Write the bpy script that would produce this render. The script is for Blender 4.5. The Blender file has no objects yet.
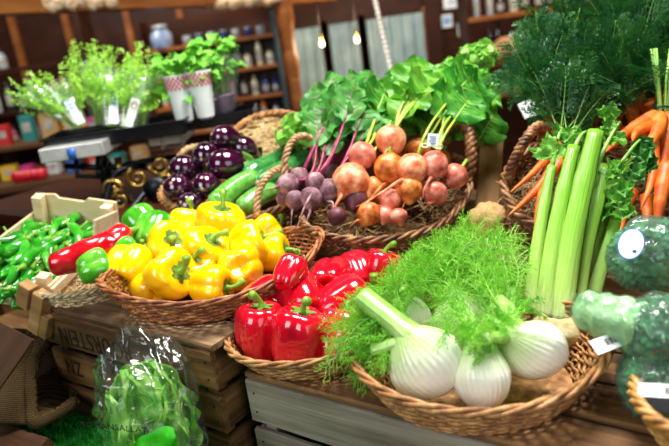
import bpy, math, random
from mathutils import Vector, Matrix, Quaternion, noise
R = random.Random(7)
PI = math.pi
TAU = 2 * PI
scene = bpy.context.scene
COL = scene.collection
V = Vector

# ------------------------------------------------------------------ camera (a photographer standing at the stall)
F_PX, PITCH, ROLL, EYE = 650.0, math.radians(17), math.radians(8), 1.6

def W(px, py, d):
    """world point seen at pixel px, py at depth d along the view axis"""
    u = (px - 334.5) / F_PX
    v = (223 - py) / F_PX
    a = u * math.cos(ROLL) + v * math.sin(ROLL)
    b = -u * math.sin(ROLL) + v * math.cos(ROLL)
    return V((a * d, (math.cos(PITCH) + b * math.sin(PITCH)) * d, EYE + (-math.sin(PITCH) + b * math.cos(PITCH)) * d))

def ST(s, t, z=0.0):
    """stall frame: s runs along the crate fronts, t runs away from them"""
    return V((.8 * s + .6 * t, -.6 * s + .8 * t, z))

STALL_YAW = math.atan2(-.6, .8)
CAMPOS = V((0, 0, EYE))

# ------------------------------------------------------------------ scene bookkeeping
def tag(o, label=None, cat=None, group=None, kind=None):
    if label: o['label'] = label
    if cat: o['category'] = cat
    if group: o['group'] = group
    if kind: o['kind'] = kind
    return o

def thing(name, label, cat, loc=(0, 0, 0), rot=None, group=None, scale=1.0):
    o = bpy.data.objects.new(name, None)
    COL.objects.link(o)
    o.location = loc
    if rot is not None:
        o.rotation_mode = 'QUATERNION'
        o.rotation_quaternion = rot
    o.scale = (scale,) * 3 if not hasattr(scale, '__len__') else scale
    o.empty_display_size = .02
    return tag(o, label, cat, group)

def link(name, me, parent=None, loc=(0, 0, 0), rot=None):
    o = bpy.data.objects.new(name, me)
    COL.objects.link(o)
    o.location = loc
    if rot is not None:
        o.rotation_mode = 'QUATERNION'
        o.rotation_quaternion = rot
    if parent is not None:
        o.parent = parent
    return o

def aim(direction, roll=0.0):
    """rotation that turns +Z to direction, rolled about it"""
    q = V((0, 0, 1)).rotation_difference(V(direction).normalized())
    return q @ Quaternion((0, 0, 1), roll)

def yaw(a):
    return Quaternion((0, 0, 1), a)

# ------------------------------------------------------------------ mesh builder
def frames(pts):
    pts = [V(p) for p in pts]
    n = len(pts)
    tan = []
    for i in range(n):
        t = pts[min(i + 1, n - 1)] - pts[max(i - 1, 0)]
        tan.append(t.normalized() if t.length > 1e-9 else V((0, 0, 1)))
    ref = V((0, 0, 1)) if abs(tan[0].z) < .9 else V((1, 0, 0))
    x = tan[0].cross(ref).normalized()
    out = []
    for i in range(n):
        if i:
            x = tan[i - 1].rotation_difference(tan[i]) @ x
            x = (x - tan[i] * x.dot(tan[i])).normalized()
        out.append((pts[i], x, tan[i].cross(x).normalized(), tan[i]))
    return out

class MB:
    def __init__(self):
        self.v, self.f, self.m = [], [], []

    def face(self, idx, m=0):
        self.f.append(idx)
        self.m.append(m)

    def ring_loft(self, rings, m=0, closed=True, cap0=True, cap1=True, mcap=None):
        b = len(self.v)
        n = len(rings[0])
        for r in rings:
            self.v.extend(r)
        k = n if closed else n - 1
        for i in range(len(rings) - 1):
            for j in range(k):
                j2 = (j + 1) % n
                self.face((b + i * n + j, b + i * n + j2, b + (i + 1) * n + j2, b + (i + 1) * n + j), m)
        mc = m if mcap is None else mcap
        if cap0: self.face(tuple(b + j for j in range(n - 1, -1, -1)), m)
        if cap1:
            q = b + (len(rings) - 1) * n
            self.face(tuple(q + j for j in range(n)), mc)

    def tube(self, pts, rad, n=8, m=0, cap=True, mcap=None, flat=1.0, loop=False):
        if loop:
            pts = list(pts)
            k = len(pts)
            ext = [pts[-1]] + pts + [pts[0], pts[1]]
            fr = frames(ext)[1:k + 1]
            rings = []
            for i, (p, x, y, t) in enumerate(fr):
                r = rad if not hasattr(rad, '__len__') else rad[i]
                # loops: keep the section upright so the seam closes
                up = V((0, 0, 1))
                x = t.cross(up)
                x = x.normalized() if x.length > 1e-6 else V((1, 0, 0))
                y = t.cross(x)
                rings.append([p + x * (r * math.cos(TAU * j / n)) + y * (r * flat * math.sin(TAU * j / n)) for j in range(n)])
            rings.append(rings[0])
            self.ring_loft(rings, m, cap0=False, cap1=False)
            return
        fr = frames(pts)
        rings = []
        for i, (p, x, y, t) in enumerate(fr):
            r = rad[i] if hasattr(rad, '__len__') else rad
            rings.append([p + x * (r * math.cos(TAU * j / n)) + y * (r * flat * math.sin(TAU * j / n)) for j in range(n)])
        self.ring_loft(rings, m, cap0=cap, cap1=cap, mcap=mcap)

    def ribbon(self, pts, widths, side, m=0):
        b = len(self.v)
        side = V(side)
        for p, w in zip(pts, widths):
            self.v.append(V(p) - side * w)
            self.v.append(V(p) + side * w)
        for i in range(len(pts) - 1):
            self.face((b + 2 * i, b + 2 * i + 1, b + 2 * i + 3, b + 2 * i + 2), m)

    def grid(self, fn, nu, nv, m=0, wrap=False):
        b = len(self.v)
        cols = nv if wrap else nv + 1
        for i in range(nu + 1):
            for j in range(cols):
                self.v.append(V(fn(i / nu, j / nv)))
        for i in range(nu):
            for j in range(nv):
                j2 = (j + 1) % cols if wrap else j + 1
                self.face((b + i * cols + j, b + i * cols + j2, b + (i + 1) * cols + j2, b + (i + 1) * cols + j), m)

    def lathe(self, prof, n=24, m=0, c=(0, 0, 0), cap0=True, cap1=True):
        c = V(c)
        self.ring_loft([[c + V((r * math.cos(TAU * j / n), r * math.sin(TAU * j / n), z)) for j in range(n)] for r, z in prof], m, cap0=cap0, cap1=cap1)

    def box(self, c, s, m=0, rot=None):
        c = V(c)
        b = len(self.v)
        for x in (-.5, .5):
            for y in (-.5, .5):
                for z in (-.5, .5):
                    p = V((x * s[0], y * s[1], z * s[2]))
                    if rot is not None: p = rot @ p
                    self.v.append(c + p)
        for q in ((0, 1, 3, 2), (4, 6, 7, 5), (0, 4, 5, 1), (2, 3, 7, 6), (0, 2, 6, 4), (1, 5, 7, 3)):
            self.face(tuple(b + k for k in q), m)

    def plank(self, p0, length, h, th, seed=0, wear=.0015, seg=26, m=0):
        """a worn board from p0 along +X: h is its height (Z), th its thickness (Y)"""
        p0 = V(p0)
        rings = []
        for i in range(seg + 1):
            x = length * i / seg
            q = noise.noise(V((x * 14, seed * 3.1, 0))) * wear
            q2 = noise.noise(V((x * 17, seed * 5.7, 9))) * wear
            w = noise.noise(V((x * 50, seed, 4))) * wear * .6
            e = min(.003, th * .3)
            lo, hi = q + w, h + q2 - w
            rings.append([p0 + V((x, a, b)) for a, b in ((e, lo), (0, lo + e), (0, hi - e), (e, hi), (th - e, hi), (th, hi - e), (th, lo + e), (th - e, lo))])
        self.ring_loft(rings, m)

    def mesh(self, name, mats, smooth=True):
        me = bpy.data.meshes.new(name)
        me.from_pydata([tuple(v) for v in self.v], [], self.f)
        for mm in (mats if isinstance(mats, (list, tuple)) else [mats]):
            me.materials.append(mm)
        me.polygons.foreach_set('material_index', self.m)
        me.polygons.foreach_set('use_smooth', [smooth] * len(self.f))
        me.update()
        return me

    def build(self, name, mats, parent=None, smooth=True, loc=(0, 0, 0), rot=None):
        return link(name, self.mesh(name, mats, smooth), parent, loc, rot)

def bevel(o, w=.002, seg=2):
    md = o.modifiers.new('bevel', 'BEVEL')
    md.width = w
    md.segments = seg
    md.limit_method = 'ANGLE'
    return o

def subd(o, n=1):
    md = o.modifiers.new('subd', 'SUBSURF')
    md.levels = md.render_levels = n
    return o

def bez(p0, p1, p2, p3, n):
    p0, p1, p2, p3 = map(V, (p0, p1, p2, p3))
    return [p0 * (1 - t) ** 3 + p1 * 3 * t * (1 - t) ** 2 + p2 * 3 * t * t * (1 - t) + p3 * t ** 3 for t in (i / n for i in range(n + 1))]

# ------------------------------------------------------------------ materials
def hexc(h):
    c = [int(h[i:i + 2], 16) / 255 for i in (0, 2, 4)]
    return tuple(x / 12.92 if x <= .04045 else ((x + .055) / 1.055) ** 2.4 for x in c) + (1,)

class NT:
    def __init__(self, name):
        self.mat = bpy.data.materials.new(name)
        self.mat.use_nodes = True
        self.t = self.mat.node_tree
        self.t.nodes.clear()
        self.out = self.n('ShaderNodeOutputMaterial')

    def n(self, kind, **kw):
        nd = self.t.nodes.new(kind)
        for k, v in kw.items(): setattr(nd, k, v)
        return nd

    def l(self, a, b):
        self.t.links.new(a, b)

    def coords(self, scale=(1, 1, 1), rnd=True):
        tc = self.n('ShaderNodeTexCoord')
        mp = self.n('ShaderNodeMapping')
        mp.inputs['Scale'].default_value = scale
        if rnd:
            oi = self.n('ShaderNodeObjectInfo')
            ad = self.n('ShaderNodeVectorMath', operation='ADD')
            ml = self.n('ShaderNodeMath', operation='MULTIPLY')
            ml.inputs[1].default_value = 7.0
            self.l(oi.outputs['Random'], ml.inputs[0])
            self.l(tc.outputs['Object'], ad.inputs[0])
            self.l(ml.outputs[0], ad.inputs[1])
            self.l(ad.outputs[0], mp.inputs['Vector'])
        else:
            self.l(tc.outputs['Object'], mp.inputs['Vector'])
        return mp.outputs[0]

    def noise(self, vec, scale, detail=4, rough=.55):
        nz = self.n('ShaderNodeTexNoise')
        nz.inputs['Scale'].default_value = scale
        nz.inputs['Detail'].default_value = detail
        nz.inputs['Roughness'].default_value = rough
        self.l(vec, nz.inputs['Vector'])
        return nz.outputs['Fac']

    def ramp(self, fac, stops):
        r = self.n('ShaderNodeValToRGB')
        el = r.color_ramp.elements
        while len(el) < len(stops): el.new(.5)
        for e, (p, c) in zip(el, stops):
            e.position = p
            e.color = hexc(c) if isinstance(c, str) else c
        self.l(fac, r.inputs[0])
        return r.outputs[0]

    def bump(self, fac, strength, dist=.002):
        b = self.n('ShaderNodeBump')
        b.inputs['Strength'].default_value = strength
        b.inputs['Distance'].default_value = dist
        self.l(fac, b.inputs['Height'])
        return b.outputs[0]

    def bsdf(self, color=None, rough=.5, spec=.5, coat=0, normal=None, metal=0, sss=0, transmission=0, sheen=0):
        b = self.n('ShaderNodeBsdfPrincipled')
        if color is not None:
            if isinstance(color, str): b.inputs['Base Color'].default_value = hexc(color)
            else: self.l(color, b.inputs['Base Color'])
        if hasattr(rough, 'is_linked'): self.l(rough, b.inputs['Roughness'])
        else: b.inputs['Roughness'].default_value = rough
        b.inputs['Specular IOR Level'].default_value = spec
        b.inputs['Coat Weight'].default_value = coat
        b.inputs['Coat Roughness'].default_value = .06
        b.inputs['Metallic'].default_value = metal
        b.inputs['Transmission Weight'].default_value = transmission
        b.inputs['Sheen Weight'].default_value = sheen
        if sss:
            b.inputs['Subsurface Weight'].default_value = sss
            b.inputs['Subsurface Radius'].default_value = (.01, .008, .004)
            b.inputs['Subsurface Scale'].default_value = .6
        if normal is not None: self.l(normal, b.inputs['Normal'])
        return b.outputs[0]

    def done(self, sh):
        self.l(sh, self.out.inputs['Surface'])
        return self.mat

def m_simple(name, stops, rough=.5, scale=20, sc=(1, 1, 1), bump=0, bscale=None, **kw):
    t = NT(name)
    vec = t.coords(sc)
    f = t.noise(vec, scale)
    if isinstance(stops, str): stops = [(.3, stops), (.7, stops)]
    c = t.ramp(f, stops)
    nm = None
    if bump: nm = t.bump(t.noise(vec, bscale or scale * 3), bump)
    return t.done(t.bsdf(c, rough, normal=nm, **kw))

def m_skin(name, stops, rough=.16, scale=18, coat=.6, bump=.12, bscale=30, **kw):
    """shiny vegetable skin"""
    return m_simple(name, stops, rough, scale, bump=bump, bscale=bscale, coat=coat, **kw)

def m_leaf(name, stops, rough=.45, scale=30, trans=.3, bump=.25, bscale=90, sc=(1, 1, 1), tcol=None):
    t = NT(name)
    vec = t.coords(sc)
    c = t.ramp(t.noise(vec, scale), stops)
    nm = t.bump(t.noise(vec, bscale, 3), bump) if bump else None
    b = t.bsdf(c, rough, normal=nm, spec=.45)
    tr = t.n('ShaderNodeBsdfTranslucent')
    if tcol: tr.inputs['Color'].default_value = hexc(tcol)
    else: t.l(c, tr.inputs['Color'])
    mx = t.n('ShaderNodeMixShader')
    mx.inputs[0].default_value = trans
    t.l(b, mx.inputs[1])
    t.l(tr.outputs[0], mx.inputs[2])
    return t.done(mx.outputs[0])

def m_wood(name, stops, grain=38, rough=.65, bump=.5, spots=None):
    t = NT(name)
    vec = t.coords((1.6, grain, grain))
    f1 = t.noise(vec, 1.0, 6, .65)
    vec2 = t.coords((5, 9, 9))
    f2 = t.noise(vec2, 1.0, 3)
    mx = t.n('ShaderNodeMath', operation='MULTIPLY_ADD')
    t.l(f1, mx.inputs[0])
    mx.inputs[1].default_value = .7
    ml = t.n('ShaderNodeMath', operation='MULTIPLY')
    t.l(f2, ml.inputs[0])
    ml.inputs[1].default_value = .3
    t.l(ml.outputs[0], mx.inputs[2])
    c = t.ramp(mx.outputs[0], stops)
    return t.done(t.bsdf(c, rough, spec=.3, normal=t.bump(f1, bump, .003)))

def m_film(name, tint='FFFFFF', milk=.06, gloss=.1, scale=45, bump=.7):
    """thin crumpled clear plastic"""
    t = NT(name)
    vec = t.coords()
    vo = t.n('ShaderNodeTexVoronoi', feature='DISTANCE_TO_EDGE')
    vo.inputs['Scale'].default_value = scale
    t.l(vec, vo.inputs['Vector'])
    nf = t.noise(vec, scale * .7, 4, .6)
    ad = t.n('ShaderNodeMath', operation='ADD')
    t.l(vo.outputs['Distance'], ad.inputs[0])
    t.l(nf, ad.inputs[1])
    nm = t.bump(ad.outputs[0], bump, .006)
    gl = t.n('ShaderNodeBsdfGlossy')
    gl.inputs['Roughness'].default_value = .14
    t.l(nm, gl.inputs['Normal'])
    tp = t.n('ShaderNodeBsdfTransparent')
    tp.inputs['Color'].default_value = hexc(tint)
    df = t.n('ShaderNodeBsdfDiffuse')
    df.inputs['Color'].default_value = (.9, .95, .95, 1)
    t.l(nm, df.inputs['Normal'])
    m1 = t.n('ShaderNodeMixShader')
    m1.inputs[0].default_value = milk
    t.l(tp.outputs[0], m1.inputs[1])
    t.l(df.outputs[0], m1.inputs[2])
    lw = t.n('ShaderNodeLayerWeight')
    lw.inputs['Blend'].default_value = .25
    t.l(nm, lw.inputs['Normal'])
    mr = t.n('ShaderNodeMapRange')
    mr.inputs['To Min'].default_value = gloss
    mr.inputs['To Max'].default_value = min(1, gloss + .38)
    t.l(lw.outputs['Fresnel'], mr.inputs['Value'])
    m2 = t.n('ShaderNodeMixShader')
    t.l(mr.outputs[0], m2.inputs[0])
    t.l(m1.outputs[0], m2.inputs[1])
    t.l(gl.outputs[0], m2.inputs[2])
    return t.done(m2.outputs[0])

def m_emit(name, col, s):
    t = NT(name)
    e = t.n('ShaderNodeEmission')
    e.inputs['Color'].default_value = hexc(col)
    e.inputs['Strength'].default_value = s
    return t.done(e.outputs[0])

def m_axis(name, stops, z0, z1, rough=.4, streak=0, nscale=60, nsc=(1, 1, .1), coat=0, bump=.2, axis='Z', spec=.5, sss=0):
    """colour that runs along the thing's own axis (a bulb's white foot to its green top)"""
    t = NT(name)
    tc = t.n('ShaderNodeTexCoord')
    sp = t.n('ShaderNodeSeparateXYZ')
    t.l(tc.outputs['Object'], sp.inputs[0])
    mr = t.n('ShaderNodeMapRange')
    mr.inputs['From Min'].default_value = z0
    mr.inputs['From Max'].default_value = z1
    t.l(sp.outputs[axis], mr.inputs['Value'])
    vec = t.coords(nsc)
    nf = t.noise(vec, nscale, 4)
    ad = t.n('ShaderNodeMath', operation='MULTIPLY_ADD')
    t.l(nf, ad.inputs[0])
    ad.inputs[1].default_value = streak
    sb = t.n('ShaderNodeMath', operation='SUBTRACT')
    t.l(mr.outputs[0], sb.inputs[0])
    sb.inputs[1].default_value = streak * .5
    t.l(sb.outputs[0], ad.inputs[2])
    c = t.ramp(ad.outputs[0], stops)
    return t.done(t.bsdf(c, rough, coat=coat, spec=spec, sss=sss, normal=t.bump(nf, bump, .002)))

M = {}
M['dark_wood'] = m_wood('dark_wood', [(.28, '20140B'), (.45, '54381F'), (.6, '8A6238'), (.78, 'B58A52')], grain=44, bump=.9)
M['grey_wood'] = m_wood('grey_wood', [(.28, '2E2620'), (.44, '6E6354'), (.58, '94897A'), (.76, 'BDB199')], grain=46, bump=.9)
M['worn_wood'] = m_wood('worn_wood', [(.28, '241810'), (.45, '6A4E36'), (.58, 'A08460'), (.75, 'D0B88E')], grain=30, bump=1.0)
M['mid_wood'] = m_wood('mid_wood', [(.25, '2A190D'), (.5, '5A3A20'), (.8, '8A6038')])
M['tan_wood'] = m_wood('tan_wood', [(.25, '6A4A2A'), (.5, 'A07848'), (.8, 'CDA674')])
M['board_wood'] = m_wood('board_wood', [(.25, '24160C'), (.5, '4A2E1A'), (.8, '70492A')])
M['pale_wood'] = m_wood('pale_wood', [(.2, 'C9A070'), (.5, 'E8CBA2'), (.8, 'F8E6C8')], grain=30, bump=.2)
M['bar_wood'] = m_wood('bar_wood', [(.2, '5A2E12'), (.5, '9A5A2A'), (.8, 'C98746')], grain=12, rough=.4)
M['panel_wood'] = m_wood('panel_wood', [(.2, '1C0C05'), (.5, '3B1C0D'), (.8, '5A2E16')], grain=8, rough=.4)
M['wicker'] = m_simple('wicker', [(.3, '6E4420'), (.5, 'A87440'), (.7, 'D6A469')], .5, 60, bump=.4, bscale=200)
M['wicker_dark'] = m_simple('wicker_dark', [(.3, '3A200F'), (.5, '774A26'), (.7, 'B58A58')], .5, 60, bump=.4, bscale=200)
M['wicker_red'] = m_simple('wicker_red', [(.3, '5E2A15'), (.5, '93522B'), (.7, 'C98F58')], .45, 60, bump=.4, bscale=200)
M['wicker_gold'] = m_simple('wicker_gold', [(.3, '8A5E26'), (.5, 'C08A45'), (.7, 'E5BC78')], .45, 60, bump=.4, bscale=200)
M['wicker_pale'] = m_simple('wicker_pale', [(.3, '8E7550'), (.5, 'C9AF84'), (.7, 'EBD8B2')], .5, 60, bump=.4, bscale=200)
M['rope'] = m_simple('rope', [(.3, '7A5733'), (.5, 'A98559'), (.7, 'D2B488')], .6, 80, bump=.6, bscale=300)
M['straw'] = m_simple('straw', [(.3, 'B08A50'), (.5, 'DDBF85'), (.7, 'F6E5B8')], .5, 30)
M['straw_brown'] = m_simple('straw_brown', [(.3, '8A6438'), (.5, 'BF9A66'), (.7, 'E2C595')], .5, 30)
M['yellow'] = m_skin('yellow_skin', [(.3, 'FEBC00'), (.5, 'FFCA00'), (.7, 'FFD60E')], coat=.5, rough=.2)
M['red'] = m_skin('red_skin', [(.3, 'B8041A'), (.5, 'DA0C26'), (.7, 'EE2438')], coat=.8)
M['redlong'] = m_skin('red_long_skin', [(.3, '9C0512'), (.5, 'C30F1E'), (.7, 'DA2632')], coat=.6, bump=.3)
M['green'] = m_skin('green_skin', [(.3, '2E8B12'), (.5, '4FAE22'), (.7, '86CE4C')], coat=.6)
M['chilli'] = m_skin('chilli_skin', [(.3, '14720F'), (.5, '2A9A1C'), (.72, '58BE36')], coat=.7, bump=.3, bscale=60)
M['eggplant'] = m_skin('aubergine_skin', [(.3, '1E0418'), (.55, '340826'), (.75, '5A1038')], rough=.1, coat=1, bump=.03)
M['eggscar'] = m_simple('aubergine_scar', [(.3, '8E7450'), (.7, 'BFA67A')], .7)
M['zucchini'] = m_skin('courgette_skin', [(.35, '2A6A34'), (.52, '38803E'), (.75, '5E9A54')], scale=90, coat=.4, rough=.25)
M['zuclight'] = m_skin('courgette_light_skin', [(.35, '4C9030'), (.52, '62A440'), (.75, '88BC62')], scale=90, coat=.4, rough=.25)
M['stem'] = m_simple('pepper_stem', [(.3, '5B8A1E'), (.6, '86B138'), (.8, 'B5D26A')], .4, 60, bump=.2)
M['calyx'] = m_simple('calyx', [(.3, '3F6B1C'), (.7, '6E9A34')], .5, 60)
M['beetgold'] = m_simple('golden_beet_skin', [(.32, 'B4522A'), (.5, 'E0865A'), (.66, 'F6B690')], .42, 55, bump=.5, bscale=70, sss=0)
M['beetorange'] = m_simple('orange_beet_skin', [(.34, '8C3A0C'), (.5, 'C46A22'), (.66, 'E4984E')], .42, 55, bump=.5, bscale=70)
M['beetred'] = m_simple('red_beet_skin', [(.32, '98402E'), (.5, 'CE6E56'), (.66, 'EC9E88')], .42, 55, bump=.5, bscale=70)
M['beetpurple'] = m_simple('purple_beet_skin', [(.34, '4E2C34'), (.5, '7E545E'), (.66, 'B08E92')], .6, 55, bump=.5, bscale=70)
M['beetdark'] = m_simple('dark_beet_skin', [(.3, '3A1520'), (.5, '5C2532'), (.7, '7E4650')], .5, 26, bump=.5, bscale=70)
M['stalkpurple'] = m_simple('magenta_stalk', [(.3, '5E1030'), (.5, '96204E'), (.7, 'C04878')], .4, 40)
M['stalkgold'] = m_simple('yellow_green_stalk', [(.3, '7CA42E'), (.5, '9CBC3C'), (.7, 'CCC844')], .35, 40)
M['leafbeet'] = m_leaf('beet_leaf', [(.3, '1F6A16'), (.5, '3C9A26'), (.7, '70C23E')], trans=.35)
M['leafbright'] = m_leaf('bright_beet_leaf', [(.3, '3A8A18'), (.5, '62B02A'), (.7, '9AD048')], trans=.35)
M['leafred'] = m_leaf('red_beet_leaf', [(.3, '226A20'), (.52, '429A30'), (.76, '6E8A48')], trans=.3)
M['riblight'] = m_simple('leaf_rib', [(.3, '7DB03C'), (.7, 'A4C860')], .4, 40)
M['ribred'] = m_simple('red_leaf_rib', [(.3, '5A3A38'), (.7, '7E5A54')], .4, 40)
M['carrot'] = m_simple('carrot_skin', [(.3, 'BC4606'), (.5, 'DE6612'), (.7, 'F08A36')], .5, 40, sc=(1, 1, 1), bump=.3, bscale=60)
M['carrotroot'] = m_simple('carrot_root_hair', [(.3, 'C08040'), (.7, 'E5B070')], .5)
M['carrotleaf'] = m_leaf('carrot_leaf', [(.3, '0F3F1C'), (.5, '1F5F28'), (.72, '4C8A34')], scale=14, trans=.25, bump=0)
M['carrotstalk'] = m_simple('carrot_stalk', [(.3, '5C9A30'), (.7, '9AC85A')], .45, 30)
M['fennel'] = m_axis('fennel_bulb_skin', [(0, 'F2F0DC'), (.25, 'FBFDF0'), (.5, 'F2F8DC'), (.75, 'C4E092'), (1, '8CC04C')], -.05, .06, .3, .28, 300, (1, 1, .08), coat=.25, bump=.3)
M['fennelstalk'] = m_simple('fennel_stalk', [(.3, '6CA83A'), (.5, '93C858'), (.7, 'C2E08E')], .32, 24, sc=(1, 1, .2))
M['fennelcut'] = m_simple('fennel_cut', [(.3, 'E4F0C4'), (.7, 'FBFDEB')], .4)
M['frond'] = m_leaf('fennel_frond', [(.3, '5CB022'), (.5, '88D238'), (.7, 'B8EC68')], scale=12, trans=.35, bump=0)
M['celery'] = m_axis('celery_stalk', [(0, 'D8E4A0'), (.2, 'B0D668'), (.6, '88C040'), (1, '74AE30')], 0, .24, .3, .45, 300, (1, 1, .06), coat=.2, bump=.5)
M['celerydark'] = m_axis('celery_green_stalk', [(0, 'B8D878'), (.4, '7CB53A'), (1, '5F9F2A')], 0, .3, .3, .35, 90, (1, 1, .06), coat=.2, bump=.5)
M['celerycut'] = m_simple('celery_cut', [(.3, 'C8E08E'), (.7, 'E4F0BC')], .4)
M['celeryfoot'] = m_simple('celery_foot', [(.3, '8E7040'), (.5, 'C9B27A'), (.7, 'E8E0B0')], .6, 40, bump=.8)
M['celeryleaf'] = m_leaf('celery_leaf', [(.3, '2F7A18'), (.5, '59A42A'), (.7, '93CE4E')], trans=.3)
M['celeryleafdark'] = m_leaf('celery_dark_leaf', [(.3, '1C5A18'), (.5, '2F7A24'), (.7, '5C9E3A')], trans=.25)
M['herb'] = m_leaf('herb_leaf', [(.3, '8CCC30'), (.5, 'B4E658'), (.7, 'D8F890')], trans=.4, bump=0)
M['basil'] = m_leaf('basil_leaf', [(.3, '3FA01C'), (.5, '68C430'), (.7, 'A2E45C')], trans=.35)
M['lettuce'] = m_leaf('romaine_leaf', [(.3, '5CAA28'), (.5, '92D04A'), (.7, 'C8EA86')], trans=.35, bump=1.0, bscale=110)
M['lettucerib'] = m_simple('romaine_rib', [(.3, 'A8CC6A'), (.7, 'CFE49A')], .75)
M['frilly'] = m_leaf('frilly_lettuce_leaf', [(.3, '6CB83A'), (.5, '94D256'), (.7, 'C0EA86')], trans=.35)
M['broccoli'] = m_simple('broccoli_florets', [(.3, '14502A'), (.5, '2A7844'), (.7, '5CA876')], .6, 60, bump=1, bscale=260)
M['broccolistalk'] = m_simple('broccoli_stalk', [(.3, '7FB070'), (.5, 'A9CF90'), (.7, 'D2E8BC')], .4, 30)
M['film'] = m_film('bag_film', 'F4FAFF', milk=.01, gloss=.05, scale=26, bump=.8)
M['clingfilm'] = m_film('cling_film', 'E4F6EC', milk=.05, gloss=.06, scale=60, bump=.8)
M['sleeve'] = m_film('sleeve_film', milk=.06, gloss=.08, scale=14, bump=.3)
M['white'] = m_simple('white_paper', [(.3, 'E8ECF0'), (.7, 'F8FAFC')], .5)
M['pinkpaper'] = m_simple('pale_label_paper', [(.3, 'DDE6E0'), (.7, 'EEF4F0')], .5)
M['blue'] = m_simple('blue_print', '1F5AA8', .4)
M['navy'] = m_simple('navy_print', '1D2F9A', .4)
M['skyblue'] = m_simple('sky_blue_print', '4A9AD8', .4)
M['redprint'] = m_simple('red_print', 'D0485A', .5)
M['black'] = m_simple('black_plastic', [(.3, '08090B'), (.7, '15171B')], .25)
M['ink'] = m_simple('black_ink', '0C0A08', .6)
M['greenprint'] = m_simple('green_print', [(.3, '2FB812'), (.7, '48D020')], .35)
M['iron'] = m_simple('black_iron', [(.3, '0A0D12'), (.7, '1A2028')], .35, metal=.6)
M['brass'] = m_simple('brass', [(.3, '8A6A2A'), (.7, 'C8A256')], .3, metal=.9)
M['steel'] = m_simple('brushed_steel', [(.3, 'B4B4AE'), (.7, 'D8D8D2')], .35, metal=.5)
M['burlap'] = None
M['turf'] = m_leaf('turf_blade', [(.3, '12801A'), (.5, '1FA828'), (.7, '48CC48')], scale=50, trans=.2, bump=0)
M['turfbase'] = m_simple('turf_backing', [(.3, '0C5A12'), (.7, '157A1C')], .8, 200)
M['cardboard'] = m_simple('cardboard', [(.3, 'A87A48'), (.7, 'C69A66')], .7, 12)
M['curtain'] = m_simple('curtain_cloth', [(.3, '8EA8AC'), (.7, 'B8CCCC')], .8, 6)
M['bead'] = m_simple('cream_bead', [(.3, 'CFC6B4'), (.7, 'F0E8DA')], .4)
M['dried'] = m_simple('dried_flower', [(.3, 'B88E5E'), (.5, 'DDBC90'), (.7, 'F2E2C4')], .7, 40, bump=.8, bscale=80)
M['wall'] = m_simple('dark_plaster', [(.3, '241812'), (.7, '3A281C')], .8, 3)
M['floor'] = m_wood('floor_boards', [(.2, '2A1C12'), (.5, '4A3220'), (.8, '6A4A30')], grain=10)
M['ceiling'] = m_simple('ceiling_paint', [(.3, '3A2A1E'), (.7, '4A3828')], .8, 3)

def m_burlap():
    t = NT('burlap_weave')
    vec = t.coords((1, 1, 1), False)
    wv = t.n('ShaderNodeTexWave', bands_direction='X')
    wv.inputs['Scale'].default_value = 130
    wv.inputs['Distortion'].default_value = 1.5
    t.l(vec, wv.inputs['Vector'])
    wz = t.n('ShaderNodeTexWave', bands_direction='Z')
    wz.inputs['Scale'].default_value = 130
    wz.inputs['Distortion'].default_value = 1.5
    t.l(vec, wz.inputs['Vector'])
    mx = t.n('ShaderNodeMath', operation='MULTIPLY')
    t.l(wv.outputs['Fac'], mx.inputs[0])
    t.l(wz.outputs['Fac'], mx.inputs[1])
    c = t.ramp(mx.outputs[0], [(0, '2E2314'), (.4, '6A5432'), (1, '967C50')])
    return t.done(t.bsdf(c, .9, spec=.1, normal=t.bump(mx.outputs[0], 1.0, .003)))
M['burlap'] = m_burlap()

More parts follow.
